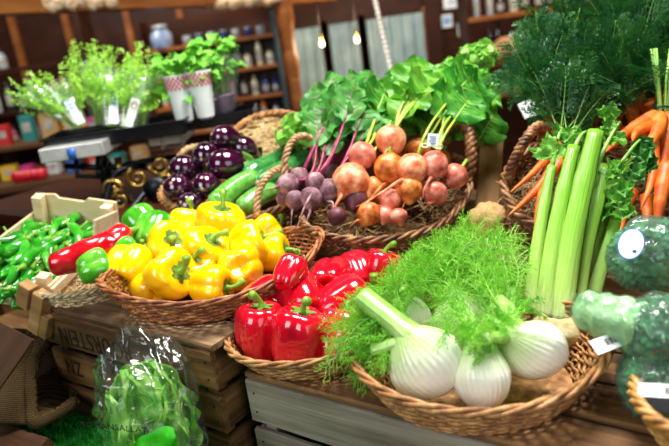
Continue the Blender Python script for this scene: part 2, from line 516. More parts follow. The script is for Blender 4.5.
# ------------------------------------------------------------------ baskets
def basket(name, label, loc, yaw_a, a, b, h, base=.78, rows=11, stakes=41, mat='wicker', sr=.0034, saddle=0.0, saddle_left=None, tilt=None, rim_r=.0055,
           point=0.0, handles=(), group=None, hmat=None, rim_tw=14, flare=.8):
    """oval woven basket: floor, stakes with weavers round them, twisted rim. a, b: half axes at the rim; saddle lifts the two ends"""
    rot = yaw(yaw_a)
    if tilt: rot = rot @ Quaternion(V(tilt[0]), tilt[1])
    t = thing(name, label, 'basket', loc, rot, group)

    def P(th, fr, off=0.0):
        k = base + (1 - base) * fr ** flare
        c, s = math.cos(th), math.sin(th)
        y = b * s * (abs(s) ** point if point else 1)
        z = h * fr + (saddle if c > 0 or saddle_left is None else saddle_left) * c * c * fr ** 1.5
        n = V((c / a, s / b, 0)).normalized()
        return V((a * c * k, y * k, z)) + n * off
    m = MB()
    steps = stakes * 4
    for r in range(rows):
        fr = (r + .5) / rows
        ph = (r % 2) * PI
        rr = sr * (1 + .15 * math.sin(r * 2.3))
        m.tube([P(TAU * i / steps, fr + .01 * math.sin(i * .37 + r), sr * .9 * math.sin(stakes * TAU * i / steps / 2 + ph)) for i in range(steps)], rr, 5, loop=True)
    m.build('weave', M[mat], t)
    m = MB()
    for k in range(stakes):
        th = TAU * (k + .25) / stakes
        m.tube([P(th, f) for f in (0, .25, .5, .75, 1)], sr * .75, 5)
    m.build('stakes', M[mat], t)
    m = MB()
    for k in range(3):
        pts = []
        for i in range(220):
            th = TAU * i / 220
            w = rim_tw * th + TAU * k / 3
            pts.append(P(th, 1, rim_r * .8 * math.cos(w)) + V((0, 0, rim_r * .8 * math.sin(w))))
        m.tube(pts, rim_r * .72, 5, loop=True)
    m.build('rim', M[mat], t)
    m = MB()
    m.grid(lambda u, v: V((P(TAU * v, 0).x * u, P(TAU * v, 0).y * u, .002 + .0015 * math.sin(u * 60))), 16, 48, wrap=True)
    m.build('basket_floor', M[mat], t)
    for hd in handles:
        th0, th1, rise, lean_out = hd[:4]
        r_h = hd[4] if len(hd) > 4 else .0075
        p0, p1 = P(th0, .85), P(th1, .85)
        mid = (p0 + p1) / 2
        out = V((mid.x, mid.y, 0)).normalized() * lean_out
        up = V((0, 0, rise * 1.33)) + out
        rope_tube(bez(p0, p0 + up, p1 + up, p1, 40), r_h, 'handle', M[hmat or mat], t)
    return t, P

def rope_tube(pts, r, name, mat, parent, strands=3, turns=9):
    m = MB()
    fr = frames(pts)
    n = len(fr)
    # finer
    for k in range(strands):
        q = []
        for i, (p, x, y, tt) in enumerate(fr):
            w = TAU * turns * i / n + TAU * k / strands
            q.append(p + x * (r * .62 * math.cos(w)) + y * (r * .62 * math.sin(w)))
        m.tube(q, r * .62, 6)
    return m.build(name, mat, parent)

def resample(pts, n):
    L = [0]
    for a, b in zip(pts, pts[1:]): L.append(L[-1] + (V(b) - V(a)).length)
    out = []
    for i in range(n + 1):
        d = L[-1] * i / n
        for k in range(len(pts) - 1):
            if L[k + 1] >= d or k == len(pts) - 2:
                f = (d - L[k]) / max(1e-9, L[k + 1] - L[k])
                out.append(V(pts[k]).lerp(V(pts[k + 1]), f))
                break
    return out

def basket_world(t, p):
    q = t.rotation_quaternion if t.rotation_mode == 'QUATERNION' else t.rotation_euler.to_quaternion()
    return V(t.location) + q @ V(p)

def straw_bed(name, label, mat, pts_fn, n, length, r=.0009, group=None, curl=.5, seed=1):
    """loose straw: nobody could count it, one object"""
    rn = random.Random(seed)
    m = MB()
    for i in range(n):
        p = V(pts_fn(rn))
        a = rn.random() * TAU
        e = rn.uniform(-.5, .6)
        d = V((math.cos(a) * math.cos(e), math.sin(a) * math.cos(e), math.sin(e)))
        s = d.cross(V((rn.uniform(-1, 1), rn.uniform(-1, 1), rn.uniform(-1, 1)))).normalized()
        L = length * rn.uniform(.5, 1.2)
        m.tube([p - d * L / 2, p - d * L * .15 + s * L * curl * rn.uniform(0, .3), p + d * L * .2 + s * L * curl * rn.uniform(0, .3), p + d * L / 2], r, 4)
    o = m.build(name, M[mat])
    return tag(o, label, 'straw', group, 'stuff')

def text_mesh(txt, size, spacing, mat, extrude=.0002):
    c = bpy.data.curves.new('lettering', 'FONT')
    c.body = txt
    c.size = size
    c.align_x = c.align_y = 'CENTER'
    c.extrude = extrude
    c.space_character = spacing
    tmp = bpy.data.objects.new('lettering_curve', c)
    COL.objects.link(tmp)
    bpy.context.view_layer.update()
    me = bpy.data.meshes.new_from_object(tmp.evaluated_get(bpy.context.evaluated_depsgraph_get()))
    bpy.data.objects.remove(tmp)
    me.materials.clear()
    me.materials.append(mat)
    return link('lettering', me)

# ------------------------------------------------------------------ crates
def crate(name, label, s0, s1, t0, t1, ztop, zbot, rows, mat, topmat=None, gap=.012, wear=.0015, seed=0, text=None, top_n=4, th=.011):
    t = thing(name, label, 'crate', ST(s0, t0, zbot), yaw(STALL_YAW))
    Ls, Lt, H = s1 - s0, t1 - t0, ztop - zbot
    bh = (H - .010 - gap * (rows - 1)) / rows
    for r in range(rows):
        z = r * (bh + gap)
        m = MB()
        m.plank((0, 0, z), Ls, bh, th, seed + r, wear)
        fb = m.build('front_board', M[mat], t, False)
        if text and r in text:
            for (txt, size, x, zz, sx) in text[r]:
                o = text_mesh(txt, size, 1.12, M['ink'])
                # the crate stands upside down, so its stencil does too
                o.location = (x, -.0008, z + bh * zz)
                o.rotation_euler = (PI / 2, PI, 0)
                o.scale = (sx, 1, 1)
                o.parent = fb
                tag(o, None, None)
        m = MB()
        m.plank((0, 0, z), Ls, bh, th, seed + 20 + r, wear)
        o = m.build('back_board', M[mat], t, False, (0, Lt - th, 0))
        for sx, nm in ((th * .2, 'end_board'), (Ls - th * .2 - th, 'end_board')):
            m = MB()
            m.plank((0, 0, 0), Lt - 2 * th - .002, bh, th, seed + 40 + r + int(sx * 100), wear)
            m.build(nm, M[mat], t, False, (sx + th, th + .001, z), yaw(PI / 2))
    for x in (th * 1.3, Ls - th * 1.3 - .022):
        for y in (th + .001, Lt - th - .023):
            m = MB()
            m.box((x + .011, y + .011, H / 2 - .006), (.022, .022, H - .014))
            bevel(m.build('corner_post', M[mat], t, False), .002)
    w = Lt / top_n
    for k in range(top_n):
        m = MB()
        m.plank((-.002, 0, 0), Ls + .004, w - .009, .010, seed + 60 + k, wear)
        o = m.build('top_slat', M[topmat or mat], t, False, (0, k * w + .004, H), Quaternion((1, 0, 0), -PI / 2))
        o.location = (0, k * w + .004 + 0, H)
    # nails
    for r in range(rows):
        for x in (.014, Ls - .014):
            for q in (.28, .72):
                m = MB()
                zz = r * (bh + gap) + bh * q
                m.lathe([(.0016, 0), (.0016, .0012), (.0008, .0016)], 8)
                k = 24
                for i in range(len(m.v) - k, len(m.v)):
                    p = m.v[i]
                    m.v[i] = V((p.x + x, -p.z, p.y + zz))
                m.build('nail', M['iron'], t)
    return t

# ------------------------------------------------------------------ vegetables
def sgn(x, p): return math.copysign(abs(x) ** p, x)

def pepper_mesh(name, mats, seed, lobes=4, Rr=.04, L=.085, taper=.16, nu=30, nv=56, dent=.16, hump=.2):
    rn = random.Random(seed)
    ph = rn.random() * TAU
    amp = [rn.uniform(.85, 1.12) for _ in range(lobes)]
    bend = V((rn.uniform(-.1, .1), rn.uniform(-.1, .1), 0))

    def fn(u, v):
        fi = PI * (u * .998 + .001)
        th = TAU * v
        rr = abs(math.sin(fi)) ** .62
        zz = -sgn(math.cos(fi), .82)
        k = (th + ph) * lobes / 2
        c = abs(math.cos(k)) ** .75
        li = int(((th + ph + PI / lobes) % TAU) / (TAU / lobes)) % lobes
        lob = 1 + dent * (c - .62) * (.45 + .55 * rr)
        lob *= 1 + (amp[li] - 1) * c * rr
        sc = 1 + taper * zz
        r = Rr * rr * lob * sc
        z = L / 2 * zz
        cen = math.exp(-(rr / .52) ** 2)
        if zz > 0: z -= L * hump * cen * 1.0
        else:
            z += L * .16 * cen
            z -= L * .07 * c * math.exp(-((rr - .62) / .3) ** 2)
        nn = 1 + .03 * noise.noise(V((math.cos(th) * 1.4 + seed, math.sin(th) * 1.4, z * 30)))
        p = V((r * math.cos(th) * nn, r * math.sin(th) * nn, z))
        return p + bend * ((z / L) ** 2) * L
    m = MB()
    m.grid(fn, nu, nv, wrap=True)
    return m.mesh(name, mats)

def pepper_stem_mesh(name, seed, L, Rr, hump, stem_len=.03, bend=.5, cut='stem'):
    rn = random.Random(seed + 100)
    m = MB()
    z0 = L / 2 - L * hump
    # calyx
    nl = 5 + seed % 2

    def fn(u, v):
        th = TAU * v
        r = Rr * (.08 + u * (.30 + .12 * math.cos(nl * th)))
        return V((r * math.cos(th), r * math.sin(th), z0 + L * .05 * (1 - u) + L * .055 * u ** 1.5))
    m.grid(fn, 5, 40, 1, wrap=True)
    a = rn.random() * TAU
    d = V((math.cos(a), math.sin(a), 0)) * bend * stem_len
    p0 = V((0, 0, z0 + L * .02))
    pts = bez(p0, p0 + V((0, 0, stem_len * .5)), p0 + V((0, 0, stem_len * .8)) + d * .4, p0 + V((0, 0, stem_len)) + d, 10)
    m.tube(pts, [Rr * (.16 - .06 * math.sin(PI * min(1, i / 8)) + (.015 if i > 8 else 0)) for i in range(11)], 10, mcap=2)
    return m.mesh(name, [M['stem'], M['calyx'], M[cut]])

class PepperKind:
    def __init__(self, mat, n, seed, lobes=(3, 4), Rr=.04, L=.085, stem=.03, bend=.6, **kw):
        self.v = []
        for i in range(n):
            lo = lobes[i % len(lobes)]
            b = pepper_mesh('pepper_body', [M[mat]], seed + i, lo, Rr, L, **kw)
            s = pepper_stem_mesh('pepper_stem', seed + i, L, Rr, kw.get('hump', .2), stem, bend)
            self.v.append((b, s))
        self.i = 0

    def place(self, name, label, loc, up, roll, group, scale=1.0, cat='pepper', which=None):
        b, s = self.v[(self.i if which is None else which) % len(self.v)]
        self.i += 1
        t = thing(name, label, cat, loc, aim(up, roll), group, scale)
        link('body', b, t)
        link('stem', s, t)
        return t

def cam_dir(px, py, d=1.0):
    """axes of the view at a pixel: right, up, towards the viewer (world vectors)"""
    p = W(px, py, d)
    r = (W(px + 1, py, d) - p).normalized()
    u = (W(px, py - 1, d) - p).normalized()
    return p, r, u, (CAMPOS - p).normalized()

def at_dir(px, py, d, dx, dy, dz):
    """position, and a direction leaning right dx, up dy, to the viewer dz"""
    p, r, u, t = cam_dir(px, py, d)
    return p, (r * dx + u * dy + t * dz).normalized()

# chilli
def chilli_mesh(seed, L=.085, r=.0115):
    rn = random.Random(seed)
    m = MB()
    bx, by = rn.uniform(-.25, .25) * L, rn.uniform(-.1, .1) * L
    n = 16
    pts, rad = [], []
    for i in range(n + 1):
        t = i / n
        pts.append(V((bx * math.sin(PI * t * .9), by * math.sin(PI * t), L * (t - .5))))
        q = (1 - abs(2 * t - 1) ** 3.2) ** .5 if 0 < t < 1 else 0
        rad.append(max(.0006, r * q * (.55 + .55 * t) * (1 + .08 * math.sin(9 * t + seed))))
    m.tube(pts, rad, 12)
    for i in range(len(m.v)):
        p = m.v[i]
        w = noise.noise(p * 70 + V((seed, 0, 0))) * .0016
        m.v[i] = p + V((w, w, 0))
    body = m.mesh('chilli_body', [M['chilli']])
    m = MB()
    e = pts[-1]
    sd = V((rn.uniform(-.5, .5), rn.uniform(-.5, .5), 1)).normalized()
    m.tube([e - sd * .003, e + sd * .002, e + sd * .012, e + sd * .026 + V((.004, 0, 0))], [r * .5, r * .45, .0024, .0022], 8)
    return body, m.mesh('chilli_stem', [M['stem']])

# aubergine
def eggplant_meshes(seed, L=.12, r=.042):
    rn = random.Random(seed)
    m = MB()
    n = 22
    prof = []
    for i in range(n + 1):
        t = i / n
        q = max(.002, math.sin(PI * min(1, t) ** .85) ** .6) if 0 < t < 1 else .01
        prof.append((max(.001, r * q * (1 - .28 * t)), L * (t - .5)))
    m.lathe(prof, 32)
    body = m.mesh('aubergine_body', [M['eggplant']])
    m = MB()
    m.lathe([(.003, -L / 2 - .0006), (.0045, -L / 2 + .0002), (.003, -L / 2 + .003)], 14)
    scar = m.mesh('aubergine_scar', [M['eggscar']])
    m = MB()
    z1 = L / 2

    def fn(u, v):
        th = TAU * v
        rr = r * (.12 + u * (.52 + .16 * math.cos(5 * th)))
        return V((rr * math.cos(th), rr * math.sin(th), z1 + .004 - .03 * u ** 2))
    m.grid(fn, 6, 40, wrap=True)
    m.tube([(0, 0, z1 - .002), (0, 0, z1 + .012), (.004, 0, z1 + .028)], [.009, .007, .0075], 10)
    return body, scar, m.mesh('aubergine_cap', [M['calyx']])

def zucchini_thing(label, p0, p1, r, mat, group, seed, name='courgette'):
    """p0 the blossom end, p1 the stalk end"""
    p0, p1 = V(p0), V(p1)
    c = (p0 + p1) / 2
    L = (p1 - p0).length
    t = thing(name, label, 'courgette', c, aim(p1 - p0, seed), group)
    n = 24
    m = MB()
    pts, rad = [], []
    for i in range(n + 1):
        u = i / n
        pts.append(V((.01 * math.sin(PI * u), 0, L * (u - .5))))
        q = min(1, (u / .16) ** .5) if u < .16 else (1 if u < .85 else 1 - ((u - .85) / .15) ** 2 * .45)
        rad.append(max(.002, r * q * (1 - .12 * u)))
    fr = frames(pts)
    rings = []
    for (p, x, y, tt), rr in zip(fr, rad):
        rings.append([p + (x * math.cos(TAU * j / 30) + y * math.sin(TAU * j / 30)) * rr * (1 + .025 * math.cos(10 * TAU * j / 30 * 1.0)) for j in range(30)])
    m.ring_loft(rings)
    m.build('body', M[mat], t)
    m = MB()
    m.lathe([(.006, -L / 2 - .003), (.008, -L / 2 + .001), (.004, -L / 2 + .004)], 12)
    m.build('blossom_scar', M['eggscar'], t)
    m = MB()
    m.tube([(0, 0, L / 2 - .004), (0, 0, L / 2 + .01), (.002, 0, L / 2 + .026)], [r * .55, r * .36, r * .42], 8, mcap=1)
    m.build('stem', [M['stem'], M['fennelcut']], t)
    return t

# broad leaves
def leaf_mesh(name, mats, base, tip, normal, width, seed, ruffle=.16, sag=.12, nu=22, nv=12, shape=(.75, .85), cup=.12, rib=.0016, noise_amp=.05, twist=.5):
    """a blade from base to tip with rippled edges and a raised midrib"""
    rn = random.Random(seed)
    base, tip = V(base), V(tip)
    ax = tip - base
    L = ax.length
    ax.normalize()
    nrm = V(normal)
    nrm = (nrm - ax * nrm.dot(ax)).normalized()
    side = ax.cross(nrm).normalized()
    p1, p2 = rn.random() * TAU, rn.random() * TAU
    k1, k2 = rn.uniform(2.2, 3.4), rn.uniform(3, 5)
    tw = rn.uniform(-twist, twist)

    def cen(u):
        return base + ax * (L * u * (1 - .1 * u)) + nrm * (L * sag * (math.sin(PI * u * .8) - u * u * 1.2))

    def fn(u, v):
        s = v * 2 - 1
        w = width * max(.03, math.sin(PI * min(1, (u * .985 + .012)) ** shape[0]) ** shape[1])
        a = tw * u
        sd = side * math.cos(a) + nrm * math.sin(a)
        nn = nrm * math.cos(a) - side * math.sin(a)
        z = cup * abs(s) ** 1.5 * w + ruffle * width * (s * s) * math.sin(TAU * k1 * u + (p1 if s > 0 else p2)) + ruffle * .5 * width * abs(s) * math.sin(TAU * k2 * u + p2)
        z += noise_amp * width * 1.5 * noise.noise(V((u * 7 + seed, s * 3, seed)))
        edge = 1 + .10 * math.sin(TAU * k1 * 1.3 * u + p1)
        return cen(u) + sd * (s * w * edge) + nn * z
    m = MB()
    m.grid(fn, nu, nv, 0)
    m.tube([cen(i / 10 * .96) - nrm * rib * .2 for i in range(11)], [rib * (1.6 - 1.4 * i / 10) for i in range(11)], 6, 1)
    # side veins
    for i in range(2, 9):
        for sd in (.12, -.12):
            u = i / 10
            q = [V(fn(min(.99, u + .10 * j / 3), .5 + (sd / .12) * .40 * j / 3)) + nrm * rib * .15 for j in range(4)]
            m.tube(q, [rib * .55, rib * .45, rib * .35, rib * .2], 4, 1)
    return m.mesh(name, mats)

# beets: one thing per root, with its own stalks and leaves
def beet(name, label, px, py, d, r, mat, tail, group, crown=(0, 1, -.5), tail_r=.22, stalks=(), smat='stalkgold', lmat='leafbeet', rmat='riblight', seed=0, squash=1.0, lw=.045):
    """tail: pixel way points of the root tip; stalks: (px, py, d, leaf base fraction, width) leaf tips"""
    loc, up = at_dir(px, py, d, *crown)
    R_ = r * d / F_PX
    t = thing(name, label, 'beetroot', loc, None, group)
    rn = random.Random(seed)
    q = aim(up, seed)
    m = MB()

    def fn(u, v):
        fi = PI * (u * .996 + .002)
        th = TAU * v
        rr = math.sin(fi)
        z = -math.cos(fi) * squash
        z -= .22 * math.exp(-(rr / .3) ** 2) if z < 0 else -.06 * math.exp(-(rr / .25) ** 2)
        nn = 1 + .05 * noise.noise(V((math.cos(th) * rr * 1.5 + seed, math.sin(th) * rr * 1.5, z * 1.5)))
        return q @ (V((rr * math.cos(th), rr * math.sin(th), z)) * (R_ * nn))
    m.grid(fn, 24, 36, 0, wrap=True)
    m.build('root', [M[mat]], t)
    if tail:
        start = q @ V((0, 0, -R_ * 1.02))
        way = [W(*w) - loc for w in tail]
        pts = [q @ V((0, 0, -R_ * .85)), start] + way
        fine = []
        for i in range(len(pts) - 1):
            a0 = pts[max(0, i - 1)]; a1 = pts[i]; a2 = pts[i + 1]; a3 = pts[min(len(pts) - 1, i + 2)]
            for k in range(5):
                u = k / 5
                fine.append(.5 * ((2 * a1) + (a2 - a0) * u + (2 * a0 - 5 * a1 + 4 * a2 - a3) * u * u + (3 * a1 - a0 - 3 * a2 + a3) * u ** 3))
        fine.append(pts[-1])
        n = len(fine)
        m = MB()
        m.tube(fine, [max(.0007, R_ * tail_r * (1 - i / n) ** 1.5 * (1.25 if i < 4 else 1) + .0021 * (1 - i / n)) for i in range(n)], 8)
        m.build('tap_root', M[mat], t)
    top = q @ V((0, 0, R_ * .9 * squash))
    for k, st in enumerate(stalks):
        tip = W(st[0], st[1], st[2]) - loc
        fr = st[3] * .72
        wd = st[4] * lw if len(st) > 4 else lw
        out = (tip - top)
        bend = q @ V((rn.uniform(-.3, .3), rn.uniform(-.3, .3), 1)) * out.length * .3
        lb = top + out * fr + bend * .35
        path = bez(top + V((rn.uniform(-1, 1), rn.uniform(-1, 1), rn.uniform(-1, 1))) * R_ * .2, top + bend * .6, lb - out * fr * .3, lb, 8)
        m = MB()
        m.tube(path, [.0038 - .0014 * i / 8 for i in range(9)], 7, flat=.8)
        so = m.build('leaf_stalk', M[smat], t)
        nrm = (CAMPOS - loc - lb).normalized() + V((rn.uniform(-.7, .7), rn.uniform(-.4, .4), rn.uniform(-.1, .8)))
        me = leaf_mesh('beet_leaf', [M[lmat], M[rmat]], lb, tip, nrm, wd, seed * 31 + k, ruffle=rn.uniform(.15, .28), sag=rn.uniform(.02, .16))
        link('leaf', me, t)
    return t

# feathery tops
def carrot_frond(m, rn, base, d, L, side, droop, m_leaf_i=0, m_st=1, den=10, w=.0012):
    d = V(d).normalized()
    pts = []
    n = 10
    dn = V((0, 0, -1))
    for i in range(n + 1):
        t = i / n
        pts.append(V(base) + d * (L * t) + dn * (droop * L * t ** 2.2))
    m.tube(pts, [.0013 * (1 - .75 * i / n) for i in range(n + 1)], 4, m_st)
    side = V(side)
    nrm = d.cross(side).normalized()
    for k in range(den):
        t = .28 + .70 * k / (den - 1)
        i = min(n - 1, int(t * n))
        p = pts[i].lerp(pts[i + 1], t * n - i)
        td = (pts[i + 1] - pts[i]).normalized()
        pl = L * .34 * (1 - abs(t - .5) * 1.15) * rn.uniform(.8, 1.15)
        for sg in (1, -1):
            pd = (td * .75 + side * sg * .85 + nrm * rn.uniform(-.3, .3)).normalized()
            q = [p + pd * (pl * x) + dn * (pl * .2 * x * x) for x in (0, .5, 1)]
            m.ribbon(q, (w * .5, w * .45, w * .2), nrm.cross(pd).normalized(), m_leaf_i)
            for j in range(7):
                x = .18 + .8 * j / 6
                pp = p + pd * (pl * x) + dn * (pl * .2 * x * x)
                ll = pl * .42 * (1.05 - x * .7)
                for s2 in (1, -1):
                    sd2 = nrm.cross(pd).normalized()
                    dd = (pd * .8 + sd2 * s2 * .75 + nrm * rn.uniform(-.5, .5)).normalized()
                    e = pp + dd * ll
                    wv = dd.cross(nrm).normalized() * w
                    b = len(m.v)
                    mid = pp.lerp(e, .55)
                    m.v.extend([pp, mid - wv * 1.3, e, mid + wv * 1.3])
                    m.face((b, b + 1, b + 2, b + 3), m_leaf_i)

def carrot_top_mesh(seed, n=6, L=.2, spread=.55, droop=.25, den=10, w=.0012):
    rn = random.Random(seed)
    m = MB()
    for i in range(n):
        a = TAU * i / n + rn.uniform(-.4, .4)
        s = rn.uniform(.15, 1) * spread
        d = V((math.cos(a) * s, math.sin(a) * s, 1)).normalized()
        carrot_frond(m, rn, (0, 0, 0), d, L * rn.uniform(.75, 1.15), d.cross(V((rn.uniform(-1, 1), rn.uniform(-1, 1), .3))).normalized(), droop * rn.uniform(.3, 1.3), den=den, w=w)
    return m.mesh('carrot_greens', [M['carrotleaf'], M['carrotstalk']])

def carrot_root_mesh(seed, L=.15, r=.013):
    rn = random.Random(seed)
    m = MB()
    n = 26
    bx, by = rn.uniform(-.16, .16), rn.uniform(-.16, .16)
    pts = [V((bx * L * (i / n) ** 2, by * L * math.sin(PI * i / n) * .6, -L * i / n)) for i in range(n + 1)]
    rad = []
    for i in range(n + 1):
        t = i / n
        q = min(1, (t / .05 + .15)) ** .5 if t < .05 else 1
        rad.append(max(.0009, r * q * (1 - t) ** .62 * (1 + .04 * math.sin(t * 60 + seed) + .03 * math.sin(t * 23))))
    m.tube(pts, rad, 14)
    return m.mesh('carrot_root', [M['carrot']])

def fennel_frond(m, base, tip, rn, sag=.15, pairs=13, fil=10, w=.00034, spread=.42, nrm=None, i_leaf=0, i_st=1):
    base, tip = V(base), V(tip)
    ax = tip - base
    L = ax.length
    ax.normalize()
    nrm = V(nrm if nrm is not None else (rn.uniform(-1, 1), rn.uniform(-1, 1), rn.uniform(-1, 1)))
    nrm = (nrm - ax * nrm.dot(ax)).normalized()
    side = ax.cross(nrm)
    dn = V((0, 0, -1))

    def P(t): return base + ax * (L * t) + dn * (sag * L * (t * t - t)) + side * (.05 * L * math.sin(t * 5))
    m.tube([P(i / 10) for i in range(11)], [.0011 * (1 - .7 * i / 10) for i in range(11)], 4, i_st)
    for k in range(pairs):
        t = .22 + .76 * k / (pairs - 1)
        p = P(t)
        pl = L * spread * (1 - .65 * t) * rn.uniform(.7, 1.2)
        for sg in (1, -1):
            pd = (ax * .8 + side * sg * rn.uniform(.4, 1) + nrm * rn.uniform(-.6, .6)).normalized()
            cv = V((rn.uniform(-1, 1), rn.uniform(-1, 1), rn.uniform(-1, 1))) * .25
            def Q(x, p=p, pd=pd, cv=cv, pl=pl): return p + pd * (pl * x) + (cv + dn * .25) * (pl * x * x)
            v0 = pd.cross(nrm).normalized()
            m.ribbon([Q(x) for x in (0, .33, .66, 1)], (w * 1.6, w * 1.5, w * 1.2, w * .6), v0, i_leaf)
            for j in range(fil):
                x = .12 + .85 * j / fil
                q = Q(x)
                fl = pl * .42 * (1.1 - .6 * x) * rn.uniform(.6, 1.3)
                fd = (pd * .75 + V((rn.uniform(-1, 1), rn.uniform(-1, 1), rn.uniform(-1, 1))) * .8).normalized()
                c2 = V((rn.uniform(-1, 1), rn.uniform(-1, 1), rn.uniform(-1.2, .6))) * .3
                vv = fd.cross(V((rn.uniform(-1, 1), rn.uniform(-1, 1), rn.uniform(-1, 1)))).normalized()
                m.ribbon([q, q + fd * fl * .5 + c2 * fl * .25, q + fd * fl + c2 * fl], (w * 1.2, w, w * .5), vv, i_leaf)

def fennel(label, px, py, d, axis, r_px, stalks, fronds, seed, flat=.78):
    """stalks: (px, py, d, radius in px) cut ends; fronds: (from stalk index, px, py, d)"""
    loc, up = at_dir(px, py, d, *axis)
    R_ = r_px * d / F_PX
    t = thing('fennel', label, 'fennel', loc, None, 'fennel bulbs in the front basket')
    q = aim(up, seed)
    rn = random.Random(seed)
    H = R_ * 1.04

    def prof(z):  # z -1..1
        u = (z + 1) / 2
        return max(.02, math.sin(PI * min(1, (u * .86 + .10))) ** .7) * (1 if u < .5 else 1 - .22 * (u - .5))

    def fn(u, v):
        th = TAU * v
        z = u * 2 - 1
        r = prof(z)
        if u < .04: r *= .72
        # overlapping leaf bases
        for k, (a0, a1, zt) in enumerate(((.3, 3.0, 1), (2.6, 5.0, 1), (4.4, 6.9, 1))):
            w = (th - a0) % TAU
            if w < a1 - a0:
                e = min(1, w / .10, (a1 - a0 - w) / .10)
                r *= 1 + (.035 + .015 * k) * e
        r *= 1 + .012 * math.sin(th * 34 + 1.5 * math.sin(z * 2))
        return V((R_ * r * math.cos(th), R_ * flat * r * math.sin(th), H * z))
    m = MB()
    m.grid(fn, 34, 150, wrap=True)
    b = len(m.v) - 150
    m.face(tuple(range(b, b + 150)))
    m.face(tuple(range(149, -1, -1)))
    m.build('bulb', [M['fennel']], t, rot=q)
    ends = []
    for k, (sx, sy, sd, sr) in enumerate(stalks):
        tip = W(sx, sy, sd) - loc
        p0 = q @ V((R_ * rn.uniform(-.3, .3), R_ * rn.uniform(-.2, .2), H * .35))
        r_ = sr * sd / F_PX
        path = bez(p0, p0 + q @ V((0, 0, H * .5)), tip - (tip - p0) * .25, tip, 14)
        fr = frames(path)
        rings = []
        for i, (p, x, y, tt) in enumerate(fr):
            rr = r_ * (1.5 - .5 * min(1, i / 6))
            rings.append([p + (x * math.cos(TAU * j / 40) + y * .85 * math.sin(TAU * j / 40)) * rr * (1 + .03 * math.cos(13 * TAU * j / 40)) for j in range(40)])
        m = MB()
        m.ring_loft(rings, 0, mcap=1)
        m.build('stalk', [M['fennelstalk'], M['fennelcut']], t)
        ends.append((path, r_))
    for (si, fx, fy, fd) in fronds:
        path, r_ = ends[si % len(ends)]
        base = path[rn.randint(7, 12)]
        m = MB()
        fennel_frond(m, base, W(fx, fy, fd) - loc, rn)
        m.build('frond', [M['frond'], M['fennelstalk']], t, False)
    return t

def celery_stalk_mesh(path, widths, outward, cut=True, n=22, thick=.55):
    fr = frames(path)
    m = MB()
    rings = []
    for i, (p, x, y, tt) in enumerate(fr):
        o = V(outward)
        o = (o - tt * o.dot(tt)).normalized()
        s = tt.cross(o).normalized()
        w = widths[i]
        ring = []
        for j in range(n):            # convex ribbed back
            a = PI * j / (n - 1)
            rb = 1 + .07 * math.cos(a * 18)
            ring.append(p + s * (w * math.cos(a) * rb) + o * (w * thick * math.sin(a) * rb))
        for j in range(1, 8):         # hollow inner side
            a = j / 8
            ring.append(p + s * (w * (-1 + 2 * a)) * .92 + o * (w * thick * .38 * math.sin(PI * a)))
        rings.append(ring)
    m.ring_loft(rings, 0, mcap=1)
    return m

def tri_leaf(name, base, tip, normal, w, seed, mat, parent, stalk_m=None):
    """a celery leaf: three toothed leaflets on a short stalk"""
    base, tip = V(base), V(tip)
    ax = tip - base
    n = V(normal)
    n = (n - ax.normalized() * n.dot(ax.normalized())).normalized()
    s = ax.cross(n)
    allm = MB()
    rn = random.Random(seed)
    for k, (b0, d, sc) in enumerate(((.35, ax * .65, 1), (.3, ax * .28 + s * .5, .85), (.3, ax * .28 - s * .5, .85))):
        B = base + ax * b0
        T = B + d
        a = (T - B)
        L = a.length
        a.normalize()
        sd = a.cross(n).normalized()

        def fn(u, v, B=B, a=a, L=L, sd=sd, k=k):
            q = v * 2 - 1
            ww = w * sc * math.sin(PI * (u * .96 + .03) ** .8) ** .8 * (1 + .26 * abs(((u * 5.5) % 1) - .5) * 2 - .13)
            return B + a * (L * u * (1 + .12 * abs(q) * math.sin(u * 20))) + sd * (q * ww) + n * (w * (.35 * abs(q) + .22 * math.sin(u * 9 + q * 3 + k)))
        allm.grid(fn, 22, 6, 0)
    allm.tube([base, base + ax * .2, base + ax * .45], [.0022, .0018, .0012], 6, 1)
    return allm.build(name, [M[mat], M['stalkgold'] if False else M['carrotstalk']], parent)

# ------------------------------------------------------------------ the table, turf and crates
ZT = .935
tb = thing('display_table', 'long market table carrying the crates and the green turf', 'table', ST(-.55, 1.0, 0), yaw(STALL_YAW))
m = MB(); m.box((0, -.13, ZT - .03), (2.6, 1.30, .04)); bevel(m.build('tabletop', M['dark_wood'], tb, False), .004)
for sx in (-1.2, 1.2):
    for sy in (-.70, .44):
        m = MB(); m.box((sx, sy, (ZT - .05) / 2), (.07, .07, ZT - .05)); bevel(m.build('leg', M['dark_wood'], tb, False), .004)
m = MB()
gs = ST(-1.0, .42, ZT - .010)
m.box((0, 0, .004), (1.3, .95, .008))
tf = m.build('turf_mat', M['turfbase'], None, False, gs, yaw(STALL_YAW))
tag(tf, 'bright green artificial grass mat in front of the dark crates', 'turf')
m = MB()
rn = random.Random(3)
for i in range(26000):
    x, y = rn.uniform(-.42, .64), rn.uniform(-.30, .16)
    a = rn.random() * TAU
    h = rn.uniform(.006, .014)
    dx, dy = math.cos(a) * .0011, math.sin(a) * .0011
    lx, ly = rn.uniform(-.006, .006), rn.uniform(-.006, .006)
    b = len(m.v)
    m.v.extend([V((x - dx, y - dy, .008)), V((x + dx, y + dy, .008)), V((x + lx, y + ly, .008 + h))])
    m.face((b, b + 1, b + 2))
tag(m.build('blades', M['turf'], tf, False), None, None, None, 'stuff')

